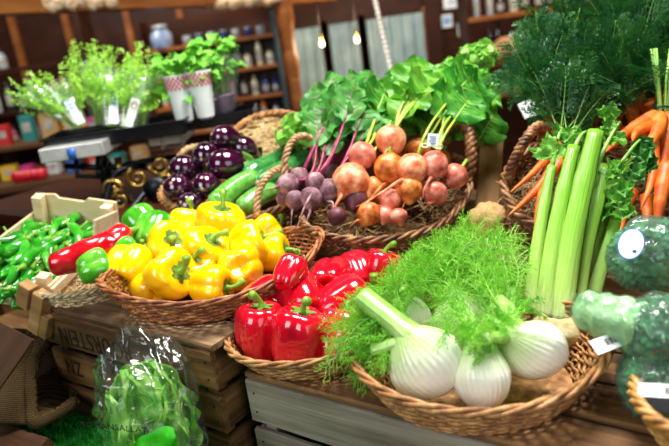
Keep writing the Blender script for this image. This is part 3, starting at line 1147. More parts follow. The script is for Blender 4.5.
crate('wooden_crate', 'dark weathered upturned crate stencilled with upside-down letters, under the yellow peppers', -1.153, -.700, .578, .93, 1.165, ZT, 3, 'dark_wood', 'worn_wood', .010, .004, 1,
      text={2: [('BOURSTEIN', .050, .150, .42, .74)], 1: [('ZN', .044, .062, .55, .8)]}, top_n=4)
crate('wooden_crate', 'grey weathered slatted crate under the red peppers and the fennel', -.672, .06, .612, 1.04, 1.108, ZT, 2, 'grey_wood', 'dark_wood', .012, .002, 5, top_n=5)
crate('wooden_crate', 'dark crate in shadow beneath the beetroot and carrot baskets', -.69, .10, 1.055, 1.50, 1.150, ZT, 3, 'dark_wood', 'worn_wood', .010, .002, 11, top_n=5)
crate('wooden_crate', 'dark crate behind the yellow peppers, under the aubergine basket', -1.21, -.715, .95, 1.38, 1.205, ZT, 3, 'dark_wood', 'worn_wood', .010, .002, 17, top_n=5)

# ------------------------------------------------------------------ baskets
YB = W(212, 300, 1.16); YB.z = 1.168
yb, YP = basket('wicker_basket', 'oval red-brown wicker basket heaped with yellow peppers', V((-.215, 1.075, 1.170)), math.radians(16), .195, .148, .048, mat='wicker_red', rows=11, saddle=.026, point=.25, base=.72, sr=.0024, stakes=53, rim_r=.0042, rim_tw=9)
rb, RP = basket('wicker_basket', 'round-ended wicker basket holding the red peppers', V((-.036, .94, 1.112)), math.radians(24), .158, .126, .045, mat='wicker', rows=10, base=.74, sr=.0022, stakes=49, rim_r=.0042, rim_tw=9)
fb, FP = basket('wicker_basket', 'golden-brown wicker basket holding fennel and celery at the front', V((.165, .765, 1.110)), math.radians(4), .165, .142, .055, mat='wicker', rows=12, base=.72, sr=.0023, saddle=.014, stakes=51, rim_r=.0046, rim_tw=9)
bb, BP = basket('wicker_basket', 'dark boat-shaped wicker basket full of beetroots, twisted handle at its right end', V((.105, 1.275, 1.158)), math.radians(34), .195, .12, .075, mat='wicker_dark', rows=15, base=.62, sr=.0025, saddle=.06, saddle_left=.012, stakes=55,
                tilt=((1, 0, 0), math.radians(12)), handles=((-.62, .45, .12, .035, .012),), rim_r=.0055)
cb, CP = basket('wicker_basket', 'deep grey-brown wicker basket of straw and carrots with twisted handle', V((.462, 1.195, 1.160)), math.radians(5), .155, .125, .12, mat='wicker_dark', rows=16, base=.75, sr=.0034,
                tilt=((1, 0, 0), math.radians(34)), handles=((PI - 1.25, PI - .35, .10, .0, .009),), rim_r=.006)
sb, SP = basket('wicker_basket', 'small pale open-weave basket holding the long red pepper and green peppers', W(88, 292, 1.24) + V((0, .03, -.02)), math.radians(8), .105, .085, .04, mat='wicker_pale', rows=6, base=.7, sr=.0024, rim_r=.004)
eb, EP = basket('wicker_basket', 'wicker basket of aubergines with a pale rope handle', V((-.255, 1.475, 1.213)), math.radians(15), .132, .12, .07, mat='wicker', rows=11, base=.7, sr=.0034,
                tilt=((1, 0, 0), math.radians(12)), handles=((PI / 2 - .1, PI / 2 + .8, .075, 0, .008),), hmat='rope')
zb, ZP = basket('wicker_basket', 'dark wicker basket holding courgettes, braided handle in front of the beetroots', V((-.125, 1.40, 1.20)), math.radians(38), .165, .10, .06, mat='wicker_dark', rows=8, base=.7, sr=.0034,
                tilt=((0, 1, 0), math.radians(-8)), handles=((-1.0, -.1, .085, .0, .0085),), hmat='rope', rim_r=.0065)
hb, HP = basket('wicker_basket', 'tipped straw-filled wicker basket standing behind the aubergines', W(274, 162, 1.66) + V((.0, .05, -.03)), math.radians(10), .115, .10, .11, mat='wicker', rows=14, base=.7, sr=.003,
                tilt=((1, 0, 0), math.radians(42)))
gb, GP = basket('wicker_basket', 'blond wicker basket of wrapped broccoli at the right front corner', V((.425, .585, 1.110)), math.radians(0), .130, .105, .06, mat='wicker_gold', rows=9, base=.75, sr=.0032)

zq = zb.rotation_quaternion.inverted()
for wp in (((284, 186, 1.30), (286, 156, 1.30), (296, 138, 1.31), (312, 140, 1.33), (317, 168, 1.34)), ((257, 216, 1.27), (258, 194, 1.28), (268, 176, 1.29), (282, 168, 1.31), (292, 172, 1.33))):
    ps = [zq @ (W(*w_) - V(zb.location)) for w_ in wp]
    cu = []
    for i in range(4):
        a0, a1, a2, a3 = ps[max(0, i - 1)], ps[i], ps[i + 1], ps[min(4, i + 2)]
        for k_ in range(12):
            u = k_ / 12
            cu.append(.5 * ((2 * a1) + (a2 - a0) * u + (2 * a0 - 5 * a1 + 4 * a2 - a3) * u * u + (3 * a1 - a0 - 3 * a2 + a3) * u ** 3))
    rope_tube(cu, .0066, 'handle', M['rope'], zb, turns=6)

def fill(t, P, fr=.8, k=.85, z=None):
    """a random point inside a basket at height fraction fr"""
    q = t.rotation_quaternion
    def fn(rn):
        th = rn.random() * TAU
        r = math.sqrt(rn.random()) * k
        p = P(th, fr)
        return V(t.location) + q @ V((p.x * r, p.y * r, (p.z if z is None else z) - .012 * rn.random()))
    return fn
straw_bed('straw', 'pale straw filling the tipped basket behind the aubergines', 'straw', fill(hb, HP, .95, .95), 800, .06, .0011, seed=2)
straw_bed('straw', 'tangled brown straw lining the carrot basket', 'straw_brown', fill(cb, CP, .70, .95), 620, .07, .0009, seed=3, curl=1.1)
straw_bed('straw', 'brown straw under the red and green peppers in the small basket', 'straw_brown', fill(sb, SP, .4, .9), 200, .05, .0009, seed=4)
straw_bed('straw', 'thin straw under the beetroots', 'straw_brown', fill(bb, BP, .75, .93), 260, .07, .0009, seed=5, curl=.9)

# ------------------------------------------------------------------ yellow peppers
YK = PepperKind('yellow', 8, 11, (4, 3, 4), .0485, .094, .034, .7, dent=.19, hump=.15)
YG = 'yellow peppers in the oval basket'
def yel(label, px, py, d, up, roll, s=1.0, which=None):
    loc, u = at_dir(px, py, d + .03, *up)
    return YK.place('yellow_pepper', label, loc, u, roll, YG, s * .88, which=which)
yel('leftmost yellow pepper, showing its lobed underside over the rim', 128, 270, 1.15, (.35, .55, -.75), .4, .98)
yel('yellow pepper facing forward with its short stem, above the leftmost one', 167, 244, 1.2, (.35, .35, .87), 1.2, 1.0)
yel('front yellow pepper with a thick green stem pointing right', 171, 276, 1.11, (.55, .22, .8), 2.0, 1.03)
yel('topmost yellow pepper on the heap, its stem curled at the top', 221, 224, 1.22, (.1, .9, .35), .3, 1.0)
yel('yellow pepper in the middle with a slim stem slanting up right', 205, 250, 1.16, (.45, .65, .6), 1.0, .95)
yel('large yellow pepper right of the topmost one, stem pointing right', 249, 246, 1.19, (.85, .45, .1), 2.2, 1.02)
yel('two-lobed yellow pepper at the front right of the heap', 241, 268, 1.13, (.1, -.1, -1), .7, .92)
yel('yellow pepper at the right end with its stem by the rim', 273, 254, 1.2, (.85, .25, .25), 1.8, .88)
yel('low yellow pepper near the front rim, stem pointing right', 212, 286, 1.1, (.9, -.1, .35), 2.8, .9)
yel('yellow pepper tucked between the front one and the middle one', 194, 268, 1.14, (0, .6, .7), 3.3, .85)
yel('yellow pepper mostly hidden behind the topmost one', 188, 228, 1.26, (.2, .8, -.3), 4.0, .9)
yel('yellow pepper at the back right under the large one', 266, 236, 1.25, (.7, .5, -.3), 1.4, .85)
yel('yellow pepper pressed low at the left front of the heap', 152, 288, 1.13, (-.3, .2, -.9), 1.7, .82)

# ------------------------------------------------------------------ red peppers
RK = PepperKind('red', 7, 41, (4, 3, 4), .0435, .105, .026, .8, dent=.26, hump=.13, taper=.1)
RG = 'red peppers in the basket by the fennel'
def red(label, px, py, d, up, roll, s=1.0, which=None):
    loc, u = at_dir(px, py, d + .02, *up)
    return RK.place('red_pepper', label, loc, u, roll, RG, s, which=which)
red('front left red pepper with deep lobes and a pale stem on top', 261, 331, .99, (.02, .97, .2), .4, .92)
red('front middle red pepper with a bent green stem at its top right', 298, 338, .955, (.16, .96, .2), 1.2, .98)
red('front right red pepper behind the fennel fronds', 340, 340, .97, (.2, .9, -.2), 2.1, .98)
red('red pepper behind the front left one, lying on its side', 261, 303, 1.06, (.5, .4, -.75), .8, .9)
red('large shiny red pepper in the middle of the basket', 301, 300, 1.04, (-.2, .45, -.85), 2.5, 1.0)
red('smallest red pepper, at the top left against the yellow basket', 290, 273, 1.02, (.4, .75, -.5), 3.0, .58)
red('red pepper at the back of the basket above the large shiny one', 331, 280, 1.1, (.2, .3, -.9), 1.1, .86)
red('red pepper right of the middle, striped with highlights', 345, 305, 1.03, (.8, .5, -.2), .2, .98)
red('red pepper furthest back right, by the fennel greens', 381, 271, 1.12, (.2, .9, .1), 1.9, .8)
red('red pepper at the back rim under the beetroot basket', 357, 273, 1.14, (-.3, .6, -.7), 2.9, .8)

# ------------------------------------------------------------------ long red pepper and green peppers
lp = thing('pointed_pepper', 'long wrinkled pointed red pepper lying across the small basket', 'pepper', W(95, 253, 1.2))
way = [(49, 267, 1.17), (60, 263, 1.17), (78, 257, 1.18), (98, 250, 1.19), (113, 243, 1.21), (122, 235, 1.22), (131, 231, 1.23)]
pts = resample([W(*w) - W(95, 253, 1.2) for w in way], 40)
m = MB()
rad = []
for i in range(41):
    t_ = i / 40
    e = min(1, t_ / .07) ** .5 * (1 if t_ < .93 else max(.1, 1 - ((t_ - .93) / .07) ** 2) ** .5)
    rad.append(max(.002, 1.2 / 650 * (11.5 + 3.2 * math.sin(PI * t_ * .9) - (4 if t_ > .75 else 0) * (t_ - .75) * 4) * e))
m.tube(pts, rad, 28)
for i in range(len(m.v)):
    p = m.v[i]
    m.v[i] = p + V((noise.noise(p * 45), noise.noise(p * 45 + V((5, 0, 0))), noise.noise(p * 45 + V((0, 7, 0))))) * .0035
m.build('body', M['redlong'], lp)
m = MB()
e = pts[-1]; dd = (pts[-1] - pts[-3]).normalized()
m.tube([e - dd * .004, e + dd * .004, e + dd * .016], [.010, .006, .004], 10)
m.build('stem', [M['stem']], lp)
GK = PepperKind('green', 5, 71, (4, 3), .041, .082, .026, .7)
GG = 'green peppers around the small basket'
def grn(label, px, py, d, up, roll, s=1.0):
    loc, u = at_dir(px, py, d, *up)
    return GK.place('green_pepper', label, loc, u, roll, GG, s)
grn('green pepper under the long red pepper at the front of the small basket', 95, 268, 1.16, (.8, .25, -.4), 1, .74)
grn('green pepper between the long red pepper and the leftmost yellow pepper', 128, 253, 1.2, (.7, .4, -.3), 2, .62)
grn('big striped green pepper above the yellow peppers', 155, 234, 1.27, (.3, .5, -.6), .5, 1.0)
grn('green pepper at the back beside the aubergine basket', 143, 222, 1.32, (-.5, .6, -.3), 3, .85)

# ------------------------------------------------------------------ chilli crate
RF, RBk, LBk = W(47, 288, 1.24), W(116, 222, 1.48), W(40, 212, 1.5)
ey = (RBk - RF); CL = ey.length; ey.normalize()
ex = (RBk - LBk); ex = (ex - ey * ex.dot(ey)); CW = .19; ex.normalize()
ez = ex.cross(ey)
if ez.z < 0: ez = -ez
cq = Matrix((ex, ey, ez)).transposed().to_quaternion()
cc = thing('chilli_crate', 'small pale wooden crate tilted forward, full of green chillies', 'crate', RF - ex * CW, cq)
def bx(c, s, name, mat='pale_wood', parent=cc, rot=None, w=.0012):
    m = MB(); m.box(c, s, rot=rot)
    return bevel(m.build(name, M[mat], parent, False), w)
bx((CW / 2, CL / 2, -.055), (CW, CL, .004), 'base_board')
bx((-.003, CL / 2, -.02), (.005, CL, .05), 'side_board')
bx((CW + .003, CL / 2, -.02), (.005, CL, .05), 'side_board')
bx((CW / 2, -.003, -.03), (CW, .005, .045), 'front_board')
bx((CW / 2, CL + .003, -.02), (CW + .01, .006, .06), 'end_board')
# raised back panel with a hand cut-out along its top
m = MB()
hw = CW / 2 + .005
out = [(-hw, .008), (-hw, .042), (-hw + .05, .048), (-hw + .06, .04), (-.025 + .02, .04), (.02, .04), (.032, .05), (hw, .05), (hw, .008)]
ring0 = [V((CW / 2 + x, CL, z)) for x, z in out]
m.ring_loft([ring0, [p + V((0, .006, 0)) for p in ring0]])
m.build('back_panel', M['pale_wood'], cc, False)
for x in (.012, CW - .012):
    for y in (.012, CL - .012):
        m = MB()
        m.ring_loft([[V((x - .011, y - .011, z)), V((x + .011, y - .011, z)), V((x + .011, y + .011, z)), V((x - .011, y + .011, z))] for z in (-.053, .045 if y > .1 else .02)])
        bevel(m.build('corner_post', M['pale_wood'], cc, False), .001)
bx((CW + .004, CL - .05, .022), (.006, .10, .04), 'gusset_board', rot=Quaternion((1, 0, 0), -.25))
bx((CW + .009, CL * .5, -.01), (.006, CL, .02), 'rail_board')
CK = [chilli_mesh(i) for i in range(8)]
rn = random.Random(21)
k = 0
for layer in range(3):
    for i in range(6):
        for j in range(8):
            if layer == 2 and rn.random() < .35: continue
            x = CW * (.1 + .8 * (i + .5 * (j % 2)) / 6) + rn.uniform(-.006, .006)
            y = CL * (.06 + .86 * j / 7.4) + rn.uniform(-.008, .008)
            z = -.042 + layer * .018 + .010 * math.sin(PI * min(1, j / 7)) + rn.uniform(-.003, .004)
            a = rn.choice((rn.uniform(-.8, .8), rn.uniform(2.4, 3.9), rn.uniform(-.8, .8))) + .1
            d_ = cq @ V((math.sin(a), math.cos(a), rn.uniform(-.25, .25)))
            p = V(cc.location) + cq @ V((x, y, z))
            t = thing('green_chilli', 'glossy green chilli pepper among its like in the pale wooden crate', 'chilli', p, aim(d_, rn.random() * 6), 'green chillies in the crate', rn.uniform(.82, 1.12))
            bmesh_, smesh_ = CK[k % 8]
            k += 1
            link('body', bmesh_, t)
            link('stem', smesh_, t)

# ------------------------------------------------------------------ aubergines
EK = [eggplant_meshes(i) for i in range(2)]
def egg(label, px, py, d, up, s, sy=1.0, roll=0):
    loc, u = at_dir(px, py, d, *up)
    s *= 1.16
    t = thing('aubergine', label, 'aubergine', loc, aim(u, roll), 'aubergines in the basket', (s, s, s * sy))
    b, sc, cp = EK[0]
    link('body', b, t); link('blossom_scar', sc, t); link('cap', cp, t)
egg('topmost aubergine, its pale blossom scar facing out', 229, 140, 1.5, (.75, -.25, -.6), .72, .95)
egg('aubergine left of the topmost one with a pale scar', 207, 154, 1.47, (.3, .3, -.9), .70, .85)
egg('largest aubergine, lying sideways in the middle of the heap', 230, 164, 1.44, (1, .05, -.2), .82, .9)
egg('reddish aubergine at the upper left of the basket', 188, 169, 1.46, (.85, -.05, -.5), .74, .85)
egg('dark aubergine at the left edge of the basket', 180, 190, 1.43, (.4, -.3, -.85), .74, .85)
egg('aubergine in the middle low row, scar towards the viewer', 207, 185, 1.41, (.25, .2, -.95), .70, .85)
egg('lowest aubergine, just above the big green pepper', 194, 207, 1.39, (.6, -.2, -.75), .70, .85)
egg('aubergine half hidden right of the largest one', 247, 150, 1.52, (.6, -.3, -.7), .68, .9)

# ------------------------------------------------------------------ courgettes
ZG = 'courgettes in the dark basket'
zucchini_thing('upper dark green courgette reaching towards the straw basket', W(244, 175, 1.40), W(300, 144, 1.58), .026, 'zucchini', ZG, 1)
zucchini_thing('dark green courgette under the upper one, behind the braided handle', W(258, 184, 1.36), W(318, 152, 1.52), .025, 'zucchini', ZG, 2)
zucchini_thing('pale green courgette leaning over the yellow peppers', W(212, 211, 1.33), W(258, 176, 1.42), .026, 'zuclight', ZG, 3)
zucchini_thing('pale green courgette low behind the yellow pepper basket', W(238, 214, 1.32), W(276, 190, 1.38), .022, 'zuclight', ZG, 4)

# ------------------------------------------------------------------ beetroots
BG = 'golden beetroots in the boat-shaped basket'
PG = 'purple beetroots at the left end of the basket'
def gold(label, px, py, d, r_, tail=None, crown=(.15, .75, -.65), mat='beetgold', stalks=(), seed=0, **kw):
    return beet('golden_beetroot', label, px, py, d, r_ * 1.06, mat, tail, BG, crown, stalks=stalks, seed=seed, **kw)
def purp(label, px, py, d, r, tail=None, crown=(.5, .7, -.5), stalks=(), seed=0, mat='beetpurple', **kw):
    return beet('purple_beetroot', label, px, py, d, r, mat, tail, PG, crown, stalks=stalks, seed=seed, smat='stalkpurple', lmat='leafred', rmat='ribred', **{**dict(lw=.036), **kw})

LB = dict(lmat='leafbright')
gold('topmost golden beetroot with thick green stalks rising behind it', 391, 140, 1.30, 14.5, [(387, 150, 1.27), (383, 156, 1.26)], (.3, .8, -.5), seed=1,
     stalks=[(432, 58, 1.42, .45, 1.25), (412, 70, 1.45, .4, 1.1), (446, 74, 1.4, .45, 1.1), (398, 86, 1.42, .4, .9)], lmat='leafbright')
gold('pinkish golden beetroot at the upper left of the heap, short root tip', 362, 156, 1.29, 13.5, [(354, 167, 1.26), (348, 171, 1.255)], (.5, .75, -.4), mat='beetred', seed=2,
     stalks=[(388, 78, 1.44, .5, 1), (372, 96, 1.42, .5, .9)])
gold('large golden beetroot on the left whose root hangs down', 351, 181, 1.265, 18, [(341, 196, 1.235), (333, 211, 1.225), (331, 222, 1.22)], (.5, .7, -.2), seed=3, stalks=[(404, 98, 1.42, .55, .9)], squash=.95)
gold('orange golden beetroot in the centre with a long root sweeping left', 389, 168, 1.27, 14.5, [(381, 187, 1.24), (370, 199, 1.23), (356, 207, 1.22)], (.1, .9, -.1), mat='beetorange', seed=4,
     stalks=[(420, 84, 1.4, .5, 1.1), (454, 62, 1.46, .5, 1.2)], lmat='leafbright')
gold('golden beetroot right of centre, its root stretched across to the left', 412, 169, 1.255, 15, [(400, 181, 1.23), (386, 190, 1.22), (366, 203, 1.21), (357, 215, 1.205)], (.35, .85, -.2), seed=5,
     stalks=[(462, 84, 1.4, .5, 1.2), (478, 66, 1.45, .5, 1.15)])
gold('pink golden beetroot by the paper tag, its root curling down', 434, 165, 1.26, 13.5, [(430, 179, 1.235), (424, 190, 1.225), (423, 199, 1.22)], (.15, .95, -.1), mat='beetred', seed=6,
     stalks=[(476, 92, 1.38, .5, 1.1), (492, 74, 1.44, .5, 1.1), (446, 92, 1.4, .5, .9)])
gold('dark orange beetroot wedged below the orange one in the centre', 374, 190, 1.275, 13, None, (.3, .5, -.8), mat='beetorange', seed=7)
gold('orange beetroot below the right-hand one, thin root pointing down', 409, 189, 1.25, 13.5, [(405, 202, 1.235), (402, 210, 1.23)], (.0, .9, -.4), mat='beetorange', seed=8)
gold('red golden beetroot low on the right by the basket rim', 435, 193, 1.255, 12.5, [(424, 203, 1.22)], (.3, .8, -.5), mat='beetred', seed=9, squash=.85)
gold('half-hidden red beetroot furthest right, against the woven handle', 455, 176, 1.29, 12, None, (.5, .6, -.6), mat='beetred', seed=10, stalks=[(498, 104, 1.42, .5, 1)])
gold('small red beetroot under the centre, root crossing it', 390, 200, 1.245, 11, [(375, 206, 1.22), (362, 212, 1.215)], (.6, .6, -.4), mat='beetred', seed=11)
gold('small orange beetroot at the bottom, hairy root pointing left', 369, 214, 1.215, 11.5, [(358, 220, 1.20), (349, 228, 1.2)], (.5, .8, -.2), mat='beetorange', seed=12)
gold('little red beetroot at the bottom beside the small orange one', 385, 215, 1.22, 8.5, None, (.2, .9, -.3), mat='beetred', seed=13)
gold('lowest red beetroot, by the front rim', 398, 216, 1.215, 9, [(404, 210, 1.2)], (-.3, .9, -.2), mat='beetred', seed=14, squash=.8)
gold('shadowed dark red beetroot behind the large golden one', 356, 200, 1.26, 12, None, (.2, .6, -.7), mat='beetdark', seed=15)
gold('orange beetroot in shade behind the top row', 418, 150, 1.36, 12, None, (.2, .8, -.5), mat='beetorange', seed=16, stalks=[(438, 104, 1.42, .5, .9), (424, 118, 1.4, .5, .8)])

purp('purple beetroot at the left tip with a root stretched out left', 288, 184, 1.27, 11, [(277, 187, 1.25), (270, 189, 1.24), (264, 191, 1.235)], (.95, .25, -.2), seed=21, stalks=[(316, 96, 1.4, .5, .9), (330, 84, 1.43, .5, 1)])
purp('purple beetroot second from the left, above the others', 299, 178, 1.295, 10.5, [(296, 190, 1.27), (297, 196, 1.265)], (.6, .8, -.2), seed=22, stalks=[(328, 104, 1.4, .5, .8), (346, 78, 1.42, .5, 1)])
purp('pale purple beetroot in the middle with a long straight root', 315, 182, 1.265, 10, [(312, 193, 1.24), (305, 206, 1.22), (299, 222, 1.21), (297, 230, 1.2)], (.5, .8, -.2), seed=23, stalks=[(358, 74, 1.42, .5, 1), (350, 104, 1.4, .5, .9)])
purp('purple beetroot beside the large golden one', 329, 190, 1.265, 11.5, [(333, 203, 1.24), (332, 214, 1.23)], (.35, .9, -.1), seed=24, stalks=[(372, 84, 1.42, .5, 1), (384, 108, 1.4, .5, .9)])
purp('purple beetroot low in the middle, root hanging over the rim', 311, 198, 1.255, 11.5, [(310, 212, 1.23), (307, 222, 1.22), (311, 230, 1.21)], (.2, .9, -.4), seed=25, stalks=[(340, 120, 1.38, .5, .8)])
purp('purple beetroot low on the left with a short thick root', 295, 200, 1.26, 10, [(292, 212, 1.24), (291, 226, 1.23)], (.2, .9, -.3), seed=26)
purp('smallest purple beetroot at the far left', 284, 198, 1.28, 8, None, (.3, .9, -.3), seed=27)
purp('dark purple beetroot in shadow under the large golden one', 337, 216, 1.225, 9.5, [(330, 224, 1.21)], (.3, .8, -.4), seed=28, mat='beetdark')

# extra leaves crowding the bunches belong to the roots hidden beneath
gold('golden beetroot buried under the leaves at the back of the right bunch', 440, 160, 1.40, 11, None, (.2, .9, -.4), mat='beetorange', seed=17,
     stalks=[(490, 62, 1.5, .35, 1.35), (470, 50, 1.5, .35, 1.35), (504, 88, 1.46, .4, 1.2), (452, 48, 1.5, .35, 1.2), (484, 110, 1.42, .4, 1.1), (464, 116, 1.42, .4, 1.0), (500, 118, 1.44, .45, .9)], lmat='leafbright')
gold('golden beetroot buried under the leaves in the middle of the basket', 398, 158, 1.40, 11, None, (.1, .9, -.4), mat='beetorange', seed=18,
     stalks=[(424, 48, 1.5, .35, 1.3), (404, 56, 1.5, .35, 1.2), (388, 66, 1.48, .35, 1.2), (438, 96, 1.42, .4, 1.1), (410, 112, 1.42, .4, 1.0), (370, 76, 1.48, .35, 1.1), (396, 104, 1.42, .4, 1.0), (432, 66, 1.46, .35, 1.2)])
purp('purple beetroot buried under the red-stalked leaves at the back', 330, 172, 1.38, 10, None, (.2, .9, -.4), seed=29,
     stalks=[(312, 76, 1.46, .35, 1.0), (332, 64, 1.48, .35, 1.1), (352, 62, 1.48, .35, 1.1), (372, 60, 1.48, .35, 1.1), (316, 104, 1.42, .4, .9), (360, 100, 1.42, .4, 1.0), (378, 116, 1.4, .45, .9), (340, 100, 1.42, .4, .9)], lw=.05)

# paper tag and tie on the stalks of the right-hand bunch
p, r_, u_, t_ = cam_dir(433, 140, 1.235)
tg = thing('paper_tag', 'small white paper tag wrapped round the yellow beet stalks', 'tag', p, Matrix((r_, u_, t_)).transposed().to_quaternion() @ Quaternion((0, 0, 1), -.15))
m = MB()
m.box((0, 0, 0), (.021, .024, .0008))
bevel(m.build('paper', M['white'], tg, False), .0003)
m = MB()
for i in range(4):
    m.box((-.001 + .0015 * (i % 2), .006 - .004 * i, .0007), (.013 - .002 * (i % 2), .0022, .0004))
m.build('print', m_simple('grey_print', '7E90B4', .5), tg, False)
m = MB()
m.box((0, -.0085, .0007), (.006, .002, .0004))
m.build('emblem', M['greenprint'], tg, False)
m = MB()
pts = [V((.02 * math.cos(a), -.011 + .004 * math.sin(a * 2), .008 * math.sin(a) - .010)) for a in (TAU * i / 20 for i in range(20))]
m.tube(pts, .0014, 6, loop=True)
m.build('tie', m_simple('rubber_band', 'D8DCB8', .5), tg)

# frilly lettuce behind the purple beet leaves
def rosette(name, label, px, py, d, rr, n, seed, mat, ribm, group=None):
    loc = W(px, py, d)
    t = thing(name, label, 'lettuce', loc, None, group)
    rn = random.Random(seed)
    for i in range(n):
        a = TAU * i / n + rn.uniform(-.3, .3)
        e = rn.uniform(.35, 1.2)
        dr = V((math.cos(a) * math.cos(e), math.sin(a) * math.cos(e), math.sin(e)))
        nr = V((-dr.x * .6, -dr.y * .6, 1))
        link('leaf', leaf_mesh('lettuce_leaf', [M[mat], M[ribm]], dr * .006, dr * rr * rn.uniform(.8, 1.1), nr, rr * .48, seed + i, ruffle=.3, sag=-.1, shape=(1.5, .5)), t)
    return t
rosette('frilly_lettuce', 'pale frilly lettuce between the straw basket and the purple beet leaves', 305, 146, 1.50, .085, 14, 51, 'frilly', 'riblight')
rosette('frilly_lettuce', 'green lettuce head at the back, touching the bushy carrot tops', 478, 70, 1.56, .075, 12, 71, 'frilly', 'riblight')

# ------------------------------------------------------------------ carrots
CG = 'carrots with their green tops'
CR = [carrot_root_mesh(i, .15, .0125) for i in range(6)]
CT = [carrot_top_mesh(i, 6, .19, .6, .3) for i in range(5)]
kk = [0]
def carrot(label, pa, pb, r_px, top=None, ts=1.0, droop=None):
    """pa: crown (px, py, d); pb: tip; top: direction of the greens as right, up, towards the viewer"""
    A, B = W(*pa), W(*pb)
    L = (B - A).length
    r = r_px * pa[2] / F_PX
    i = kk[0]; kk[0] += 1
    t = thing('carrot', label, 'carrot', A, None, CG)
    q = aim(A - B, i * 1.7)
    o = link('root', CR[i % 6], t, rot=q)
    o.scale = (r / .0125, r / .0125, L / .15)
    if top:
        p, up = at_dir(pa[0], pa[1], pa[2], *top)
        o = link('greens', CT[i % 5], t, rot=aim(up, i * 2.1), loc=(A - B).normalized() * -.002)
        o.scale = (ts,) * 3
    return t
carrot('long carrot lying across the top, its tip behind the celery', (657, 117, 1.20), (600, 141, 1.13), 9, (.5, .9, -.6), .9)
carrot('short carrot just below the one lying across the top', (654, 127, 1.17), (624, 146, 1.11), 7)
carrot('thick carrot hanging from the tie, pointing down left', (659, 116, 1.19), (640, 172, 1.11), 8.5)
carrot('carrot at the right edge hanging straight down from the tie', (668, 114, 1.20), (664, 200, 1.10), 9)
carrot('slender carrot curving down beneath the dark celery leaves', (652, 140, 1.15), (644, 214, 1.08), 6.5)
carrot('carrot standing upright at the right edge above the wrapped broccoli', (668, 165, 1.11), (660, 236, 1.05), 9.5)
carrot('thin forked carrot furthest left in the straw', (560, 138, 1.20), (512, 198, 1.12), 5.5, (.3, .8, -.5), 1.0)
carrot('carrot in the straw just left of the celery', (568, 142, 1.18), (519, 218, 1.10), 7.5, (.3, .8, -.5), .95)
carrot('carrot tip pointing down beside the left celery stalk', (562, 160, 1.16), (534, 226, 1.09), 6)
carrot('carrot crown showing between the celery stalks', (587, 138, 1.25), (566, 190, 1.18), 7, (.1, .9, -.5), 1.0)
carrot('shaded carrot low between the celery and the broccoli', (622, 196, 1.19), (610, 246, 1.12), 6)
carrot('shaded carrot low behind the outer celery stalk', (608, 200, 1.2), (599, 250, 1.12), 6)
carrot('shaded carrot in the middle of the low row', (634, 190, 1.18), (622, 244, 1.11), 6)
carrot('shaded carrot right of the low row, above the broccoli sticker', (646, 196, 1.17), (637, 246, 1.1), 6.5)
carrot('shaded carrot near the right edge of the low row', (657, 205, 1.16), (649, 250, 1.09), 6)
rn = random.Random(9)
spots = [(575, 118), (600, 108), (628, 104), (648, 100), (664, 92), (560, 124), (588, 96), (616, 84), (640, 74), (662, 66), (548, 112), (568, 92), (594, 74), (622, 60), (648, 48), (668, 40), (676, 80), (610, 120), (640, 116), (600, 48), (630, 36), (655, 22), (578, 66), (556, 96), (540, 90)]
for i, (x, y) in enumerate(spots):
    dd = 1.28 + .17 * (124 - y) / 100 + rn.uniform(-.02, .02)
    up = (rn.uniform(-.75, .35), rn.uniform(.35, .9), rn.uniform(-.1, .5))
    carrot('bushy dark green carrot top in the mass at the upper right', (x, y, dd), (x + 8, y + 45, dd + .04), 8, up, rn.uniform(.85, 1.15))
# the dark tie round the right-hand carrot bunch
p, r_, u_, t_ = cam_dir(664, 108, 1.205)
ti = thing('bunch_tie', 'dark green twist tie round the carrot stalks at the right edge', 'tie', p)
m = MB()
m.tube([r_ * .016 * math.cos(a) + t_ * .012 * math.sin(a) + u_ * (.003 * math.sin(a)) for a in (TAU * i / 24 for i in range(24))], .0022, 6, loop=True)
m.build('band', m_simple('tie_green', '0E4A38', .4), ti)
m = MB()
for i in range(9):
    a = rn.random() * TAU
    m.tube([r_ * .012 * math.cos(a) + t_ * .009 * math.sin(a) + u_ * -.010, r_ * .009 * math.cos(a) + t_ * .007 * math.sin(a), r_ * (.016 * math.cos(a)) + u_ * .05 + t_ * .008 * math.sin(a), r_ * (.03 * math.cos(a) + .004) + u_ * .11], .0026, 6)
m.build('stalks', M['carrotstalk'], ti)

# ------------------------------------------------------------------ celery
cl = thing('celery', 'bunch of ribbed pale green celery standing behind the fennel', 'celery', W(560, 322, .94))
cl0 = V(cl.location)
def cstalk(pts, w_px, cut=True, dark=False, seed=0, parent=cl, o0=None):
    """pts: (px, py, d) from the foot up"""
    way = [W(*q) - cl0 for q in pts]
    path = resample(bez(way[0], way[1], way[2], way[3], 20), 24)
    ax = (path[-1] - path[0]).normalized()
    q = aim(ax)
    qi = q.inverted()
    base = path[0]
    lp = [qi @ (x - base) for x in path]
    dmean = pts[1][2]
    ws = []
    for i in range(25):
        t = i / 24
        ws.append(.92 * w_px * dmean / F_PX * (1.25 - .45 * t + .10 * math.exp(-((t - .72) / .05) ** 2)) if True else 0)
    out = qi @ ((CAMPOS - W(*pts[1])).normalized() + (o0 or V((0, 0, 0))))
    m = celery_stalk_mesh(lp, ws, out)
    return m.build('stalk', [M['celerydark' if dark else 'celery'], M['celerycut']], parent, loc=base, rot=q)
cstalk([(531, 314, .94), (534, 255, .96), (543, 210, 1.0), (552, 166, 1.03)], 6.5)
cstalk([(545, 321, .93), (548, 255, .95), (561, 200, .98), (574, 146, 1.02)], 8.5)
cstalk([(560, 325, .925), (566, 252, .945), (582, 190, .975), (596, 131, 1.01)], 11)
cstalk([(574, 320, .94), (580, 258, .96), (596, 205, .99), (606, 165, 1.02)], 8, dark=False)
